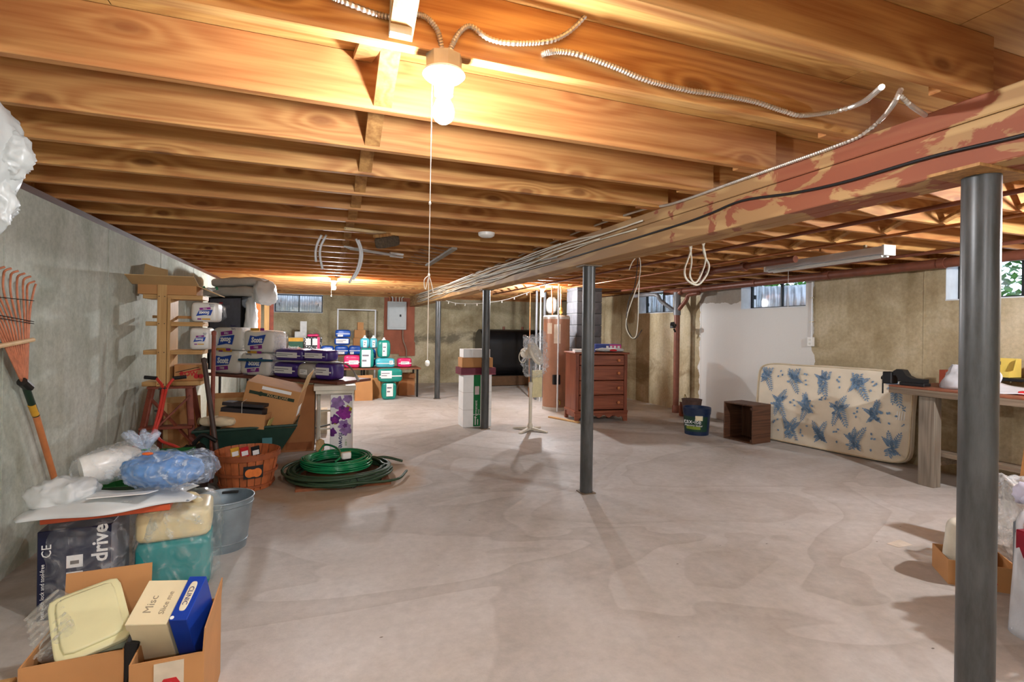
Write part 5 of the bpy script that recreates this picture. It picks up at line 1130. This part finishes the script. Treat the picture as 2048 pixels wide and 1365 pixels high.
for a_, b_ in zs:
    z0, z1_ = a_*DH/.995, b_*DH/.995
    dw = MB().box(.065, DW-.065, -.012, .30, z0, z1_).build('drawer', M_DR, dz, bevel=.005)
    MB().box(.075, DW-.075, -.016, -.011, z0+.012, z1_-.012).build('drawer_face', M_DR, dw, bevel=.004)
    for x in (.16, DW-.16): MB().lathe([(.0,0),(.010,0),(.010,.012),(.020,.018),(.022,.028),(.014,.036),(0,.038)], 14).build('knob', M_HNDL, dw, (x,-.016,(z0+z1_)/2), (PI/2,0,0), smooth='auto')
dp_ = lambda x, y, z: (Matrix.Translation(dl) @ Euler((0,0,ang)).to_matrix().to_4x4()) @ Vector((x,y,z))
bx_ = thing('blue_game_box', 'flat blue and pink box lying on the dresser top', 'box', dp_(.60,.30,DH+.001), ang+.1); MB().box(-.22,.22,-.09,.13,0,.115).build('body', mat('blue_card', (52,70,140), .5), bx_, bevel=.003); MB().box(.02,.2205,-.0912,-.089,.01,.11).build('pink_panel', mat('pink_card', (206,70,130), .5), bx_)
for k in range(4): MB().box(-.04+.065*k, .0+.065*k, -.093,-.0915,.05,.09).build('print_square', M_WPAP, bx_)
bg = thing('folded_bag', 'crumpled white plastic bag with red print spread on dresser top', 'bag', dp_(.58,.10,DH+.001), ang); MB().blob((0,0,.032), (.46,.18,.06), 2.6, .014, 9, 7, 16, crease=True, flat=-.031).build('bag_body', M_BAG, bg, smooth=True); MB().blob((.02,-.088,.03), (.12,.02,.035), 2, n=6).build('red_print', M_RED, bg, smooth=True)
bk_ = thing('white_book', 'stack of white papers and book on left of dresser top', 'book', dp_(.16,.14,DH+.001), ang-.15); MB().box(-.13,.13,-.10,.10,0,.035).build('pages', M_WPAP, bk_); MB().box(-.135,.135,-.105,.105,.035,.040).build('cover', mat('pale_cover', (214,200,186), .6), bk_); MB().box(.10,.16,-.08,.06,.041,.075).build('top_packet', mat('grey_packet', (206,206,202), .5), bk_)
tag(MB().box(-.3,.3,-.03,.03,0,.02).build('floor_batten', M_PINE, None, (3.38,6.98,0), (0,0,-1.2), bevel=.003), 'pale wooden batten on the floor beside the dresser', 'batten')
# buckets, can, crate
def bucket(name, label, loc, r0, r1, h_, m, bail=True, ribs=0, cat='bucket', bail_up=False):
    o = thing(name, label, cat, loc)
    MB().lathe([(.0,.006),(r0-.004,.006),(r1-.004,h_),(r1,h_),(r0,.0),(0,0)][::-1], 36).build('wall', m, o, smooth='auto')
    MB().tube([(r1*math.cos(2*PI*k/36), r1*math.sin(2*PI*k/36), h_) for k in range(36)], .005, 6, True).build('rim', m, o, smooth=True)
    for k in range(ribs):
        z = h_*(.94-.05*k); r = r0+(r1-r0)*z/h_; MB().lathe([(r,z-.004),(r+.006,z-.003),(r+.006,z+.003),(r,z+.004)], 36, cap=False).build('rib', m, o, smooth='auto')
    if bail: MB().tube([(r1*1.02*math.cos(PI*k/12), -.3*r1*math.sin(PI*k/12)-0, h_*.93-r1*.9*math.sin(PI*k/12)*(.9)) for k in range(13)] if not bail_up else [(r1*1.02*math.cos(PI*k/12), r1*1.02*math.sin(PI*k/12), h_+.006) for k in range(13)], .0035, 6).build('bail', M_LEG, o)
    return o
p = aZ(1393,868); M_BKT = mat('navy_bucket', (24,42,72), .4, var=.06)
br = (aY(1421,820,p.y).x-aY(1367,820,p.y).x)/2*.80; bh = aY(1393,815,p.y).z
bq = bucket('paint_bucket', 'dark blue plastic masonry sealer bucket with printed label', p, br*.86, br, bh, M_BKT, False, 4)
rr_ = lambda z: br*.86+(br-br*.86)*z/bh+.0015; va = math.atan2(-p.y, -p.x)
def patch(u0, u1, z0, z1, m, nm, off=0.0): MB().sheet(lambda u, v: ((rr_(z0+(z1-z0)*v)+off)*math.cos(va+u0+(u1-u0)*u), (rr_(z0+(z1-z0)*v)+off)*math.sin(va+u0+(u1-u0)*u), z0+(z1-z0)*v), 10, 2, .0008).build(nm, m, bq)
patch(-1.3,.9,.05,bh*.70,mat('label_green', (28,60,46), .5),'label_wrap',.001); patch(-.9,.30,.08,bh*.34,mat('label_lime', (132,150,50), .5),'label_band',.002); patch(-.1,.45,bh*.56,bh*.74,mat('cream_oval', (226,214,180), .5),'label_seal',.0025)
def wraptext(s, size, m, u, z, o=bq):
    r = rr_(z)+.004; t = text(s, size, m, o, (r*math.cos(va+u), r*math.sin(va+u), z), (PI/2-.03,0,va+u+PI/2)); return t
wraptext('tax-ite', .085, M_WPAP, -.30, bh*.52); wraptext('Masonry Sealer', .036, M_WPAP, -.22, bh*.38)
p = aX(1382,840,5.0); p = aZ(1383,838)
br2 = .15; bucket('brown_bucket', 'rusty brown bucket standing behind the dark blue bucket', (p.x,p.y,0), .115, .15, .30, mat('rust_brown', (92,70,62), .7, .2, var=.2), False)
p = Vector((5.42,6.82,0)); wc = thing('watering_can', 'old dark metal watering can at foot of the drain stack', 'watering can', p, .6)
MB().lathe([(.07,0),(.075,.01),(.07,.18),(.05,.20),(.05,.21)], 20).build('body', M_IRON, wc, smooth='auto'); MB().tube(bez([(-.06,0,.05),(-.14,0,.14),(-.17,0,.24)], 5), [.018,.017,.016,.015,.014,.013,.013,.012,.012,.012,.02], 10).build('spout', M_IRON, wc, smooth=True)
MB().tube(bez([(.07,0,.04),(.13,0,.12),(.12,0,.26),(.04,0,.34),(.0,0,.22)], 6), .007, 8).build('handle', mat('brass_dull', (130,110,60), .5, .5), wc, smooth=True)
M_CRT = woodmat('crate_wood', (98,66,46), (64,42,30), 'Z', gs=1.4, knots=False); M_CRTX = woodmat('crate_board', (104,70,50), (70,46,34), 'X', gs=1.4, knots=False)
c0 = aZ(1468,877); c1 = aZ(1505,890); c2_ = aZ(1541,885); hc = aY(1505,812,c1.y).z
e1 = (c0-c1); e2 = (c2_-c1); ca = math.atan2(e2.y, e2.x); wx, wy = e2.length, max(e1.length, .42)
ct = thing('wooden_crate', 'dark brown wooden crate standing on end with open front', 'crate', c1, ca); t = .016
MB().box(0,wx,0,t,0,hc).build('side_board', M_CRTX, ct, bevel=.002); MB().box(0,wx,wy-t,wy,0,hc).build('side_board', M_CRTX, ct, bevel=.002)
MB().box(0,wx,t,wy-t,0,t).build('end_board', M_CRT, ct, bevel=.002); MB().box(0,wx,t,wy-t,hc-t,hc).build('end_board', M_CRT, ct, bevel=.002)
for k in range(3):
    y0 = t+(wy-2*t)*k/3; MB().box(wx-.012,wx,y0+.002,y0+(wy-2*t)/3-.006,t,hc-t).build('bottom_slat', M_CRT, ct)
for z in (.03, hc-.05): MB().box(.0,.02,t,t+.02,z-.01,z+.02).build('corner_block', M_CRT, ct)
# mattress leaning on the right wall
M_MAT = mat('mattress_ticking', (226,214,192), .85, var=.07, scale=5, bump=.15); M_FERN = mat('blue_fern_print', (120,148,176), .85, var=.2, scale=20)
A = Vector((5.22,5.20,0)); Bm = Vector((5.52,3.50,0)); dm = (Bm-A); ML = dm.length; dm.normalize(); ma = math.atan2(dm.y, dm.x); MH = .96
mr = thing('mattress', 'cream mattress with blue fern print leaning against the right wall', 'mattress', A+Vector((0,0,.012)), rot=(-.10,0,ma))
MB().blob((ML/2,.055,MH/2), (ML,.11,MH), 9, .012, 3, 2, 22).build('ticking', M_MAT, mr, smooth=True)
edge = [(.03,.03),(ML-.03,.03),(ML-.015,MH/2),(ML-.03,MH-.03),(.03,MH-.03),(.015,MH/2)]
MB().tube([Vector((ML/2+(ML/2-.01)*(abs(math.cos(a_))**.22)*(1 if math.cos(a_) > 0 else -1), .004, MH/2+(MH/2-.01)*(abs(math.sin(a_))**.22)*(1 if math.sin(a_) > 0 else -1))) for a_ in [2*PI*k/64+.01 for k in range(64)]], .008, 6, True).build('piping', mat('tape_edge', (206,190,160), .8), mr, smooth=True)
fm = MB(); fr2 = random.Random(4)
def leafq(x, z, a_, l_, w_):
    c, s = math.cos(a_), math.sin(a_); pts = [(0,0),(.35*l_,.5*w_),(.75*l_,.35*w_),(l_,0),(.75*l_,-.35*w_),(.35*l_,-.5*w_)]
    P = [(x+c*u-s*v, z+s*u+c*v) for u, v in pts]
    if all(.05 < q[0] < ML-.05 and .05 < q[1] < MH-.05 for q in P): fm.add([(q[0], -.0085+.0, q[1]) for q in P], [tuple(range(6))])
def fern(x, z, a_, L_, n=7):
    for k in range(n):
        t = k/n; cx, cz = x+math.cos(a_)*L_*t, z+math.sin(a_)*L_*t; l_ = .075*(1-.6*t)*L_/.2
        for s in (-1,1): leafq(cx, cz, a_+s*.85, l_, .015)
    leafq(x+math.cos(a_)*L_*.95, z+math.sin(a_)*L_*.95, a_, .03, .012)
for r in range(3):
    for c in range(6):
        x = .22+c*.36+(.18 if r % 2 else 0)-.1; z = .16+r*.31
        for a_, L_ in fr2.sample(((1.15,.17),(1.9,.15),(2.5,.10),(.6,.13),(1.5,.14)), 3)+fr2.sample(((-1.2,.20),(-1.75,.17),(-2.4,.10),(-.6,.10)), 2): fern(x+fr2.uniform(-.02,.02), z+fr2.uniform(-.01,.02), a_+fr2.uniform(-.2,.2), L_)
        for k in range(12): leafq(x+fr2.uniform(-.06,.06), z+fr2.uniform(-.07,.07), fr2.random()*6.28, .04, .028)
        for k in range(4): leafq(x+.18+fr2.uniform(-.05,.05), z+.02+fr2.uniform(-.09,.09), fr2.random()*6.28, .032, .022)
fo = fm.build('fern_print', M_FERN, mr); fo['kind'] = 'stuff'
for k in range(4): MB().cbox((ML-.13+.022*k,-.006,.50), (.008,.002,.09), (0,.06,0)).build('care_tag', M_WPAP, mr)
# workbench
M_BN = woodmat('bench_timber', (140,124,106), (108,92,76), 'Y', gs=1.4, knots=False); M_BNZ = woodmat('bench_leg_timber', (140,130,116), (108,98,86), 'Z', gs=1.4, knots=False); M_BTOP = mat('bench_top_red', (138,82,58), .6, var=.2)
WX0, WX1, WY0, WY1, WZ = 5.0, 5.68, .55, 3.36, .87
wk = thing('workbench', 'heavy wooden workbench along the right wall behind nearest column', 'workbench', ((WX0+WX1)/2, (WY0+WY1)/2, 0)); bo = wk.location.copy()
BB = lambda nm, m, x0,x1,y0,y1,z0,z1: MB().box(x0-bo.x,x1-bo.x,y0-bo.y,y1-bo.y,z0,z1).build(nm, m, wk, bevel=.003)
BB('front_rail', M_BN, WX0,WX0+.045,WY0,WY1,WZ-.075,WZ-.018)
for k in range(3): BB('top_board', M_BTOP, WX0+.0+.23*k,WX0+.226+.23*k,WY0,WY1,WZ-.018,WZ)
for y in (2.98,.75):
    BB('leg', M_BNZ, WX0+.02,WX0+.115,y,y+.13,0,WZ-.077); BB('leg', M_BNZ, WX1-.12,WX1-.02,y,y+.11,0,WZ-.02); BB('cross_rail', M_BN, WX0+.117,WX1-.122,y+.03,y+.08,.18,.26)
BB('lower_shelf', M_BN, WX0+.14,WX0+.30,WY0+.1,WY1-.25,.262,.30); BB('drawer_runner', M_HNDL, WX0+.03,WX0+.06,2.55,2.60,WZ-.13,WZ-.077)
vs = thing('bench_vise', 'black iron bench vise clamped on the end of workbench', 'vise', (5.10, 3.30, WZ+.001), .12)
MB().box(-.06,.06,-.20,.0,0,.03).build('base', M_BLK, vs, bevel=.004)
MB().prism([(.02,.031),(.02,.06),(.035,.085),(.06,.085),(.06,.125),(.03,.145),(-.02,.14),(-.05,.09),(-.09,.07),(-.19,.065),(-.19,.031)], -.045, .045, 'X').build('fixed_jaw', M_BLK, vs)
MB().box(-.06,.06,.066,.145,.002,.115).build('moving_jaw', M_BLK, vs, bevel=.008); MB().tube([(0,.145,.05),(0,.18,.05)], .016, 10).build('screw', M_LEG, vs); MB().tube([(0,.17,.075),(0,.17,-.10)], .007, 8).build('tommy_bar', M_BLK, vs)
sb = thing('canvas_bag', 'white canvas carrier bag with handle slumped on the workbench', 'bag', (5.30, 2.86, WZ+.001), .2)
def sack(u, v):
    a_ = 2*PI*u; c, s = math.cos(a_), math.sin(a_); f = 1-.72*v**1.2; k = .018*noise.noise(Vector((c*3, s*3, v*4)))+.012*(1-abs(noise.noise(Vector((c*6, s*6, v*2))))*2)
    L_ = (abs(c)**3+abs(s)**3)**(1/3); return ((.15*f+k)*c/L_-.05*v, (.20*f+k)*s/L_+.05*v, .21*v+k*.3)
MB().sheet(sack, 32, 10, .002).build('bag_body', mat('canvas_white', (206,206,210), .8, var=.05, bump=.2), sb, smooth=True)
MB().tube(bez([(-.09,-.02,.20),(-.10,-.12,.22),(-.11,-.22,.15),(-.10,-.20,.06)], 6), .009, 8).build('handle', MATS['canvas_white'], sb, smooth=True)
MB().sheet(lambda u, v: (-.20+.22*v, -.05-.36*u, .008+.10*v*(1-.8*u)+.006*math.sin(9*u)), 10, 6, .004).build('loose_panel', MATS['canvas_white'], sb, smooth=True)
for x, y, col, nm, lb in ((5.60,2.84,(222,196,96),'yellow_bin','yellow plastic parts bin at the back of workbench'),(5.60,2.42,(226,140,146),'pink_bin','pink plastic parts bin at the back of workbench')):
    o = thing(nm, lb, 'bin', (x-.02, y, .985)); m = mat(nm+'_plastic', col, .45, var=.04)
    MB().box(.07,.078,-.15,.15,0,.16).build('back_panel', m, o); MB().box(-.09,.07,-.15,.15,0,.008).build('bottom', m, o); MB().box(-.098,-.09,-.15,.15,0,.05).build('front_lip', m, o)
    for s in (-.15,.142): MB().prism([(-.09,.008),(.07,.008),(.07,.16),(.02,.16),(-.02,.06),(-.09,.05)], 0, .008).build('side_panel', m, o, (0,s,0))
    MB().box(.068,.0695,-.01,.01,.10,.13).build('hang_slot', M_BLK, o)
sr = thing('bench_riser', 'dark shelf riser at the back of the workbench under bins', 'shelf', (5.59, 2.2, WZ+.001)); MB().box(-.13,.09,-1.0,.86,.085,.11).build('shelf_board', M_BLK, sr, bevel=.003)
for y in (-.9,.80): MB().box(-.11,.08,y,y+.03,0,.085).build('support', M_BN, sr)
tag(MB().box(-.10,.10,-.16,.16,0,.03).build('red_folder', M_RED, None, (5.32,2.35,WZ+.001), (0,0,.2), bevel=.004), 'flat red tray lying on the workbench beside the column', 'tray')
tag(MB().box(-.05,.05,-.03,.03,0,.14).build('rust_tin', mat('rust_tin_paint', (150,66,40), .6), None, (5.58,3.22,WZ+.001), bevel=.004), 'rust red tin standing behind the vise on workbench', 'tin')
# tall cardboard sheet, bags and cartons at the lower right
cs = thing('large_carton', 'large flat brown carton leaning at the right edge behind column', 'box', (4.02, 1.96, 0), rot=(0,.10,-1.62))
MB().box(0,.80,0,.10,0,.86).build('body', mat('orange_cardboard', (196,140,84), .8, var=.06), cs, bevel=.004); MB().box(-.002,.802,-.002,.102,.82,.862).build('top_edge', M_FILM, cs)
MB().box(.03,.10,-.003,-.001,.36,.44).build('paper_tag', M_WPAP, cs, rot=(0,0,0))
def shopping_bag(label, loc, rz, wd, dp, h_, m, seed):
    o = thing('shopping_bag', label, 'bag', loc, rz)
    def fn(u, v):
        a_ = 2*PI*u; p = 3.2; c, s = math.cos(a_), math.sin(a_); L_ = (abs(c)**p+abs(s)**p)**(1/p)
        k = noise.noise(Vector((c*2.2+seed, s*2.2, v*2.5)))*.05*(.3+v)+.015*abs(noise.noise(Vector((c*7,s*7+seed,v*4))))
        f = 1-.12*v; return (c/L_*wd/2*f+k, s/L_*dp/2*f+k*.8, h_*v*(1+.05*math.sin(2*a_+seed)))
    MB().sheet(fn, 40, 12, .0015).build('bag_body', m, o, smooth=True); MB().box(-wd*.36,wd*.36,-dp*.36,dp*.36,.001,.004).build('bag_bottom', m, o)
    for s in (-1,1): MB().tube(bez([(-wd*.26,s*dp*.36,h_*.92),(-wd*.2,s*dp*.42,h_*1.18),(wd*.05,s*dp*.46,h_*1.26),(wd*.22,s*dp*.40,h_*1.12),(wd*.26,s*dp*.36,h_*.92)], 6), .014, 6).build('handle', m, o, smooth=True)
    return o
shopping_bag('large white plastic shopping bag in the right corner, nearest the camera', (2.66,1.02,0), .3, .30,.26,.50, M_BAG, 1)
sg2 = shopping_bag('grey white shopping bag with handles right behind the nearest column', (3.06,1.30,0), -.2, .34,.28,.42, mat('grey_bag_plastic', (196,200,206), .4, var=.06, bump=.4), 4)
tag(MB().box(-.12,.12,-.10,.10,0,.30).build('red_carton', mat('dark_red_card', (140,16,40), .4), None, (3.06,1.30,.16), (0,.0,-.2), bevel=.004), 'dark red box sticking out of the grey white shopping bag', 'box')
lv = tag(MB().blob((0,0,.07), (.34,.28,.14), 2.6, .04, 8, 4, 14, crease=True, flat=-.05).build('lilac_cloth', mat('lilac_cloth', (206,204,224), .8), None, (3.30,1.42,.50), smooth=True), 'crumpled pale lilac cloth heaped over bags at the right', 'cloth')
tag(MB().box(-.16,.16,-.14,.14,0,.44).build('grey_bin', mat('slate_bin', (110,116,122), .5), None, (3.34,1.42,0), (0,0,.2), bevel=.008), 'grey storage bin under the lilac cloth at the right edge', 'bin')
pb2 = thing('produce_bag', 'clear plastic bag with green printing behind nearest column', 'bag', (3.70,1.78,0)); MB().blob((0,0,.28), (.32,.28,.56), 2.6, .05, 7, 12, 18, crease=True, flat=-.279).build('bag_body', clearmat('cloudy_bag', (222,224,224), .75, .15, 8), pb2, smooth=True); MB().blob((-.08,-.14,.30), (.06,.02,.06), 2, n=5).build('green_print', mat('leaf_green', (40,120,60), .5), pb2, smooth=True)
dbx = carton('lettered_carton', 'low brown carton with red lettering left of nearest column', (.30,.24,.13), (3.36,1.79,0), -.75, M_CARD, open_=True); text('D.', .085, M_RED, dbx, (.02,-.122,.06), (PI/2,0,0))
tag(MB().blob((0,0,.14), (.24,.18,.28), 4, .012, 8, 3, 12, flat=-.138).build('folded_packet', mat('pale_packet', (212,208,192), .5, bump=.2), None, (3.34,1.82,.034), (0,.1,.4), smooth=True), 'pale grey plastic packet sitting in the low lettered carton', 'packet')
pcs = [aZ(*q, .001) for q in ((1773,1088),(1799,1080),(1826,1091),(1797,1096))]; cc = sum(pcs, Vector())/4
fp = MB(); fp.add([q-cc for q in pcs]+[q-cc+Vector((0,0,.001)) for q in pcs], [(0,1,2,3),(7,6,5,4),(0,4,5,1),(1,5,6,2),(2,6,7,3),(3,7,4,0)])
tag(fp.build('paper_sheet', mat('cream_paper', (206,194,178), .8), None, (cc.x,cc.y,.001)), 'small cream paper lying flat on the open floor', 'paper')
# ================================================================== LEFT FOREGROUND
# boxed appliance in a clear bag
M_DRV = mat('navy_box', (22,26,56), .4, var=.06)
db = thing('rollator_box', 'dark blue carton with white lettering standing in a clear bag', 'box', (-1.06,3.04,0), .06); w_, d_, h_ = .27, .30, .40
MB().box(-w_/2,w_/2,-d_/2,d_/2,0,h_).build('body', M_DRV, db, bevel=.003); MB().box(w_/2,w_/2+.001,-d_/2,d_/2,0,h_).build('side_panel', mat('grey_box_side', (120,120,130), .5), db)
text('drive', .085, M_WPAP, db, (.095,-d_/2-.001,.32), (PI/2,-PI/2,0), bold=.002); text('CE', .05, M_WPAP, db, (-.10,-d_/2-.001,.31), (PI/2,-PI/2,0)); text('seat with lock and tool-free', .022, M_WPAP, db, (-.115,-d_/2-.001,.13), (PI/2,-PI/2,0))
for z in (.25,.175):
    ic = MB().box(-.03,.03,-d_/2-.0015,-d_/2-.0005,z-.028,z+.028).build('picture_square', M_WPAP, db)
    MB().box(-.016,.016,-d_/2-.0025,-d_/2-.0016,z-.012,z+.004).build('picture_item', mat('grey_item', (110,104,98), .5), ic)
MB().blob((.02,-.0,.22), (w_+.06,d_+.05,h_+.03), 5, .022, 7, 3, 18, crease=True, flat=-.215).build('clear_bag', clearmat('box_bag', (226,230,234), .20, .06, 9), db, smooth=True)
ob = tag(MB().box(-.24,.24,-.13,.13,0,.03).build('orange_board', mat('orange_stained_board', (196,84,48), .5, var=.1), None, (-.93,2.98,.448), (0,0,.10), bevel=.003), 'orange stained board lying on top of the dark blue carton', 'board')
# carboy
jg = thing('carboy', 'large square jug of teal liquid with cream top in clear bag', 'jug', (-.70,3.10,0), .12); JW, JD = .32,.28
MB().blob((0,0,.135), (JW,JD,.27), 10, n=8).build('liquid_body', mat('teal_liquid', (34,140,142), .25, var=.05), jg, smooth=True); MB().blob((0,0,.34), (JW,JD,.15), 8, n=8, flat=-.07).build('upper_body', mat('cream_jug', (222,206,160), .35, var=.05), jg, smooth=True)
MB().tube(bez([(-.10,-.10,.40),(-.06,-.10,.45),(.06,-.04,.455),(.10,0,.40)], 5), .022, 10).build('handle', MATS['cream_jug'], jg, smooth=True); MB().lathe([(.034,.40),(.034,.45),(.040,.452),(.040,.48),(0,.482)], 16, (-.10,-.08,0)).build('cap', MATS['cream_jug'], jg, smooth='auto')
MB().blob((.02,0,.24), (JW+.06,JD+.06,.46), 4.0, .03, 6, 8, 20, crease=True, flat=-.236).build('clear_bag', clearmat('jug_bag', (214,228,228), .22, .08, 8), jg, smooth=True)
# bag heap on the board
hb2 = thing('shopping_bag_heap', 'flattened white plastic shopping bag on the orange board', 'bag', (-.92,2.96,.479), .1)
def heap(u, v):
    x = (u-.5)*(.62+.06*math.sin(7*v)); y = (v-.5)*(.32+.05*math.sin(5*u)); k = noise.noise(Vector((x*6,y*6,2)))*.03+.02*abs(noise.noise(Vector((x*14,y*14,5))))
    e = max(0, 1-max(abs(u-.5), abs(v-.5))*2)**.5; return (x, y+.02*math.sin(9*u), .006+(.05+k)*e - 0)
MB().sheet(heap, 30, 18, .002).build('bag_body', M_BAG, hb2, smooth=True); MB().blob((-.20,.02,.07), (.26,.22,.14), 2.6, .03, 8, 2, 14, crease=True, flat=-.06).build('bag_bulge', M_BAG, hb2, smooth=True)
env = thing('paper_sack', 'white folded paper sack with navy lettering on the bag heap', 'sack', (-.86,2.86,.545), rot=(.5,-.05,-.15)); MB().box(-.12,.12,-.002,.002,-.06,.06).build('sleeve', M_WPAP, env, rot=(.9,0,0)); pn = MB().box(-.02,.05,-.0035,-.002,-.05,-.01).build('navy_panel', M_NAVY, env, rot=(.9,0,0)); text('T-TF', .03, M_WPAP, env, (.015,-.026,-.02), (PI/2+.9,0,0))
ybx = tag(MB().box(-.07,.07,-.05,.05,0,.07).build('yellow_tub', mat('pale_yellow_plastic', (222,204,128), .4), None, (-1.16,3.12,.50), (0,.3,.3), bevel=.012), 'pale yellow plastic tub behind the white bag heap', 'tub')
wb_ = thing('jug_in_bag', 'white plastic jug lying in a clear bag behind blue bag', 'jug', (-.97,3.12,.64), rot=(0,PI/2-.15,.5)); MB().lathe([(0,-.14),(.066,-.14),(.07,-.12),(.07,.05),(.04,.10),(.02,.12),(.02,.14),(0,.14)], 20).build('body', M_PORC, wb_, smooth='auto'); MB().blob((0,0,0), (.18,.18,.36), 3, .02, 9, 6, 12, crease=True).build('clear_bag', clearmat('small_bag', (232,236,238), .3, .08, 9), wb_, smooth=True)
blb = thing('blue_filled_bag', 'tied clear plastic bag filled with bright blue contents', 'bag', (-.73,2.98,.53), -.2)
MB().blob((0,0,.09), (.36,.24,.16), 2.4, .024, 9, 4, 20, crease=True, flat=-.085).build('blue_contents', mat('blue_contents', (84,140,204), .35, var=.25, scale=9, bump=.4), blb, smooth=True); MB().blob((.03,0,.095), (.42,.28,.19), 2.4, .028, 8, 5, 22, crease=True, flat=-.092).build('clear_bag', clearmat('blue_bag_film', (206,222,242), .34, .06, 12), blb, smooth=True)
for k in range(7):
    a_ = k*.9; MB().tube(bez([(-.10,.03,.17),(-.11+.03*math.cos(a_),.03+.02*math.sin(a_),.22),(-.12+.08*math.cos(a_),.03+.06*math.sin(a_),.27)], 4), [.012,.012,.014,.016,.018,.020,.020,.018,.012], 6).build('tied_ruffle', MATS['blue_bag_film'], blb, smooth=True)
MB().tube([(-.10+.016*math.cos(k),.03+.016*math.sin(k),.185) for k in range(6)], .004, 6, True).build('tie', mat('green_tie', (60,120,60), .5), blb); MB().blob((-.05,-.05,.18), (.05,.03,.015), 2, n=5).build('orange_sticker', mat('orange_sticker', (232,110,50), .5), blb, smooth=True)
# galvanised bucket
M_GALB = mat('galvanised_bucket', (150,164,172), .42, .65, var=.2, scale=7)
p = aZ(446,1094); rr = .155
gbk = bucket('galvanised_bucket', 'grey galvanised metal bucket standing beside the teal jug', p, .125, .165, .30, M_GALB, False); MB().bar((-.03,.150,.285), (.06,.145,.285), .03, .012).build('handle_lug', M_LEG, gbk); 
for z in (.05,.27): MB().lathe([(.125+.04*z/.3,z-.004),(.125+.04*z/.3+.004,z),(.125+.04*z/.3,z+.004)], 36, cap=False).build('bead', M_GALB, gbk, smooth='auto')
# cartons nearest the camera
cl_ = carton('container_carton', 'open brown carton holding plastic food containers, nearest left corner', (.26,.34,.30), (-.72,2.12,0), .05, M_CARD, open_=True, flaps=(('B',.12,.13),))
cr_ = carton('box_carton', 'open brown carton holding cream and blue boxes, nearest right', (.20,.36,.29), (-.450,2.06,0), .03, M_CARD, open_=True, flaps=(('R',.06,.075),))
MB().box(-.035,.045,-.1835,-.181,.0,.28).build('tape', mat('frosted_tape', (212,200,178), .4), cr_); MB().lathe([(.034,-.001),(.034,.001)], 6).build('red_logo', M_RED, cr_, (.008,-.1842,.20), (PI/2,0,0)); text('S', .045, M_WPAP, cr_, (.008,-.1856,.20), (PI/2,0,0))
fc = thing('food_container', 'pale yellow plastic food container with lid tilted in the left carton', 'container', (-.725,2.12,.325), rot=(.40,-.15,.40))
M_TUPP = mat('pale_yellow_tupper', (226,222,176), .35, var=.03); MB().blob((0,0,-.03), (.175,.255,.075), 8, n=8).build('base', mat('pale_green_tupper', (214,222,186), .35), fc, smooth=True); MB().blob((0,0,.014), (.20,.28,.022), 9, n=8).build('lid_rim', M_TUPP, fc, smooth=True); MB().blob((0,0,.026), (.16,.235,.018), 9, n=6).build('lid_panel', M_TUPP, fc, smooth=True)
cc_ = thing('clear_clamshell', 'clear plastic clamshell container at left of the food container', 'container', (-.835,2.15,.32), rot=(.3,-.75,.3)); M_CLAM = clearmat('clamshell_plastic', (232,232,224), .28, .06, 14); MB().blob((0,0,.0), (.12,.26,.06), 7, .004, 30, 2, 10).build('shell', M_CLAM, cc_, smooth=True)
for k in range(7): MB().box(-.058,.058,-.11+.034*k,-.104+.034*k,.028,.034).build('rib', M_CLAM, cc_)
tray = tag(MB().box(-.02,.02,-.10,.10,0,.16).build('black_tray', M_BLK, None, (-.605,2.06,.16), (0,.25,.05), bevel=.004), 'black plastic tray wedged between food container and carton side', 'tray')
crm = thing('cream_box', 'cream box with handwriting standing tilted in the right carton', 'box', (-.478,2.10,.215), rot=(.50,.04,-.20)); MB().box(-.066,.050,-.075,.075,0,.235).build('body', mat('cream_card', (228,214,176), .6, var=.03), crm, bevel=.002); MB().box(-.069,.053,-.078,.078,.205,.238).build('lid', MATS['cream_card'], crm, bevel=.002)
text('Misc', .034, mat('grey_pencil', (150,138,116), .6), crm, (-.022,-.01,.2386), (0,0,PI/2)); text('Slice me', .024, MATS['grey_pencil'], crm, (.022,-.005,.2386), (0,0,PI/2))
blx = thing('blue_box', 'bright blue gift box with white lettered panel beside cream box', 'box', (-.396,2.085,.215), rot=(.50,.04,-.20)); MB().box(-.024,.030,-.078,.078,0,.25).build('body', mat('royal_blue_card', (20,60,160), .4, var=.06), blx, bevel=.002)
MB().blob((.002,.005,.2505), (.024,.105,.003), 4, n=6).build('name_plate', mat('cream_plate', (226,216,190), .5), blx, smooth=True); text('CLINIC', .021, M_NAVY, blx, (.002,.005,.2524), (0,0,-PI/2))
MB().lathe([(.006,-.0005),(.006,.0008)], 10).build('round_mark', M_WPAP, blx, (-.016,-.070,.2505))
tag(MB().box(-.04,.04,-.16,.16,0,.20).build('pale_plank', M_PINEZ, None, (-.93,1.93,0), (0,0,.1), bevel=.003), 'pale wooden block at the very lower left corner', 'wood')
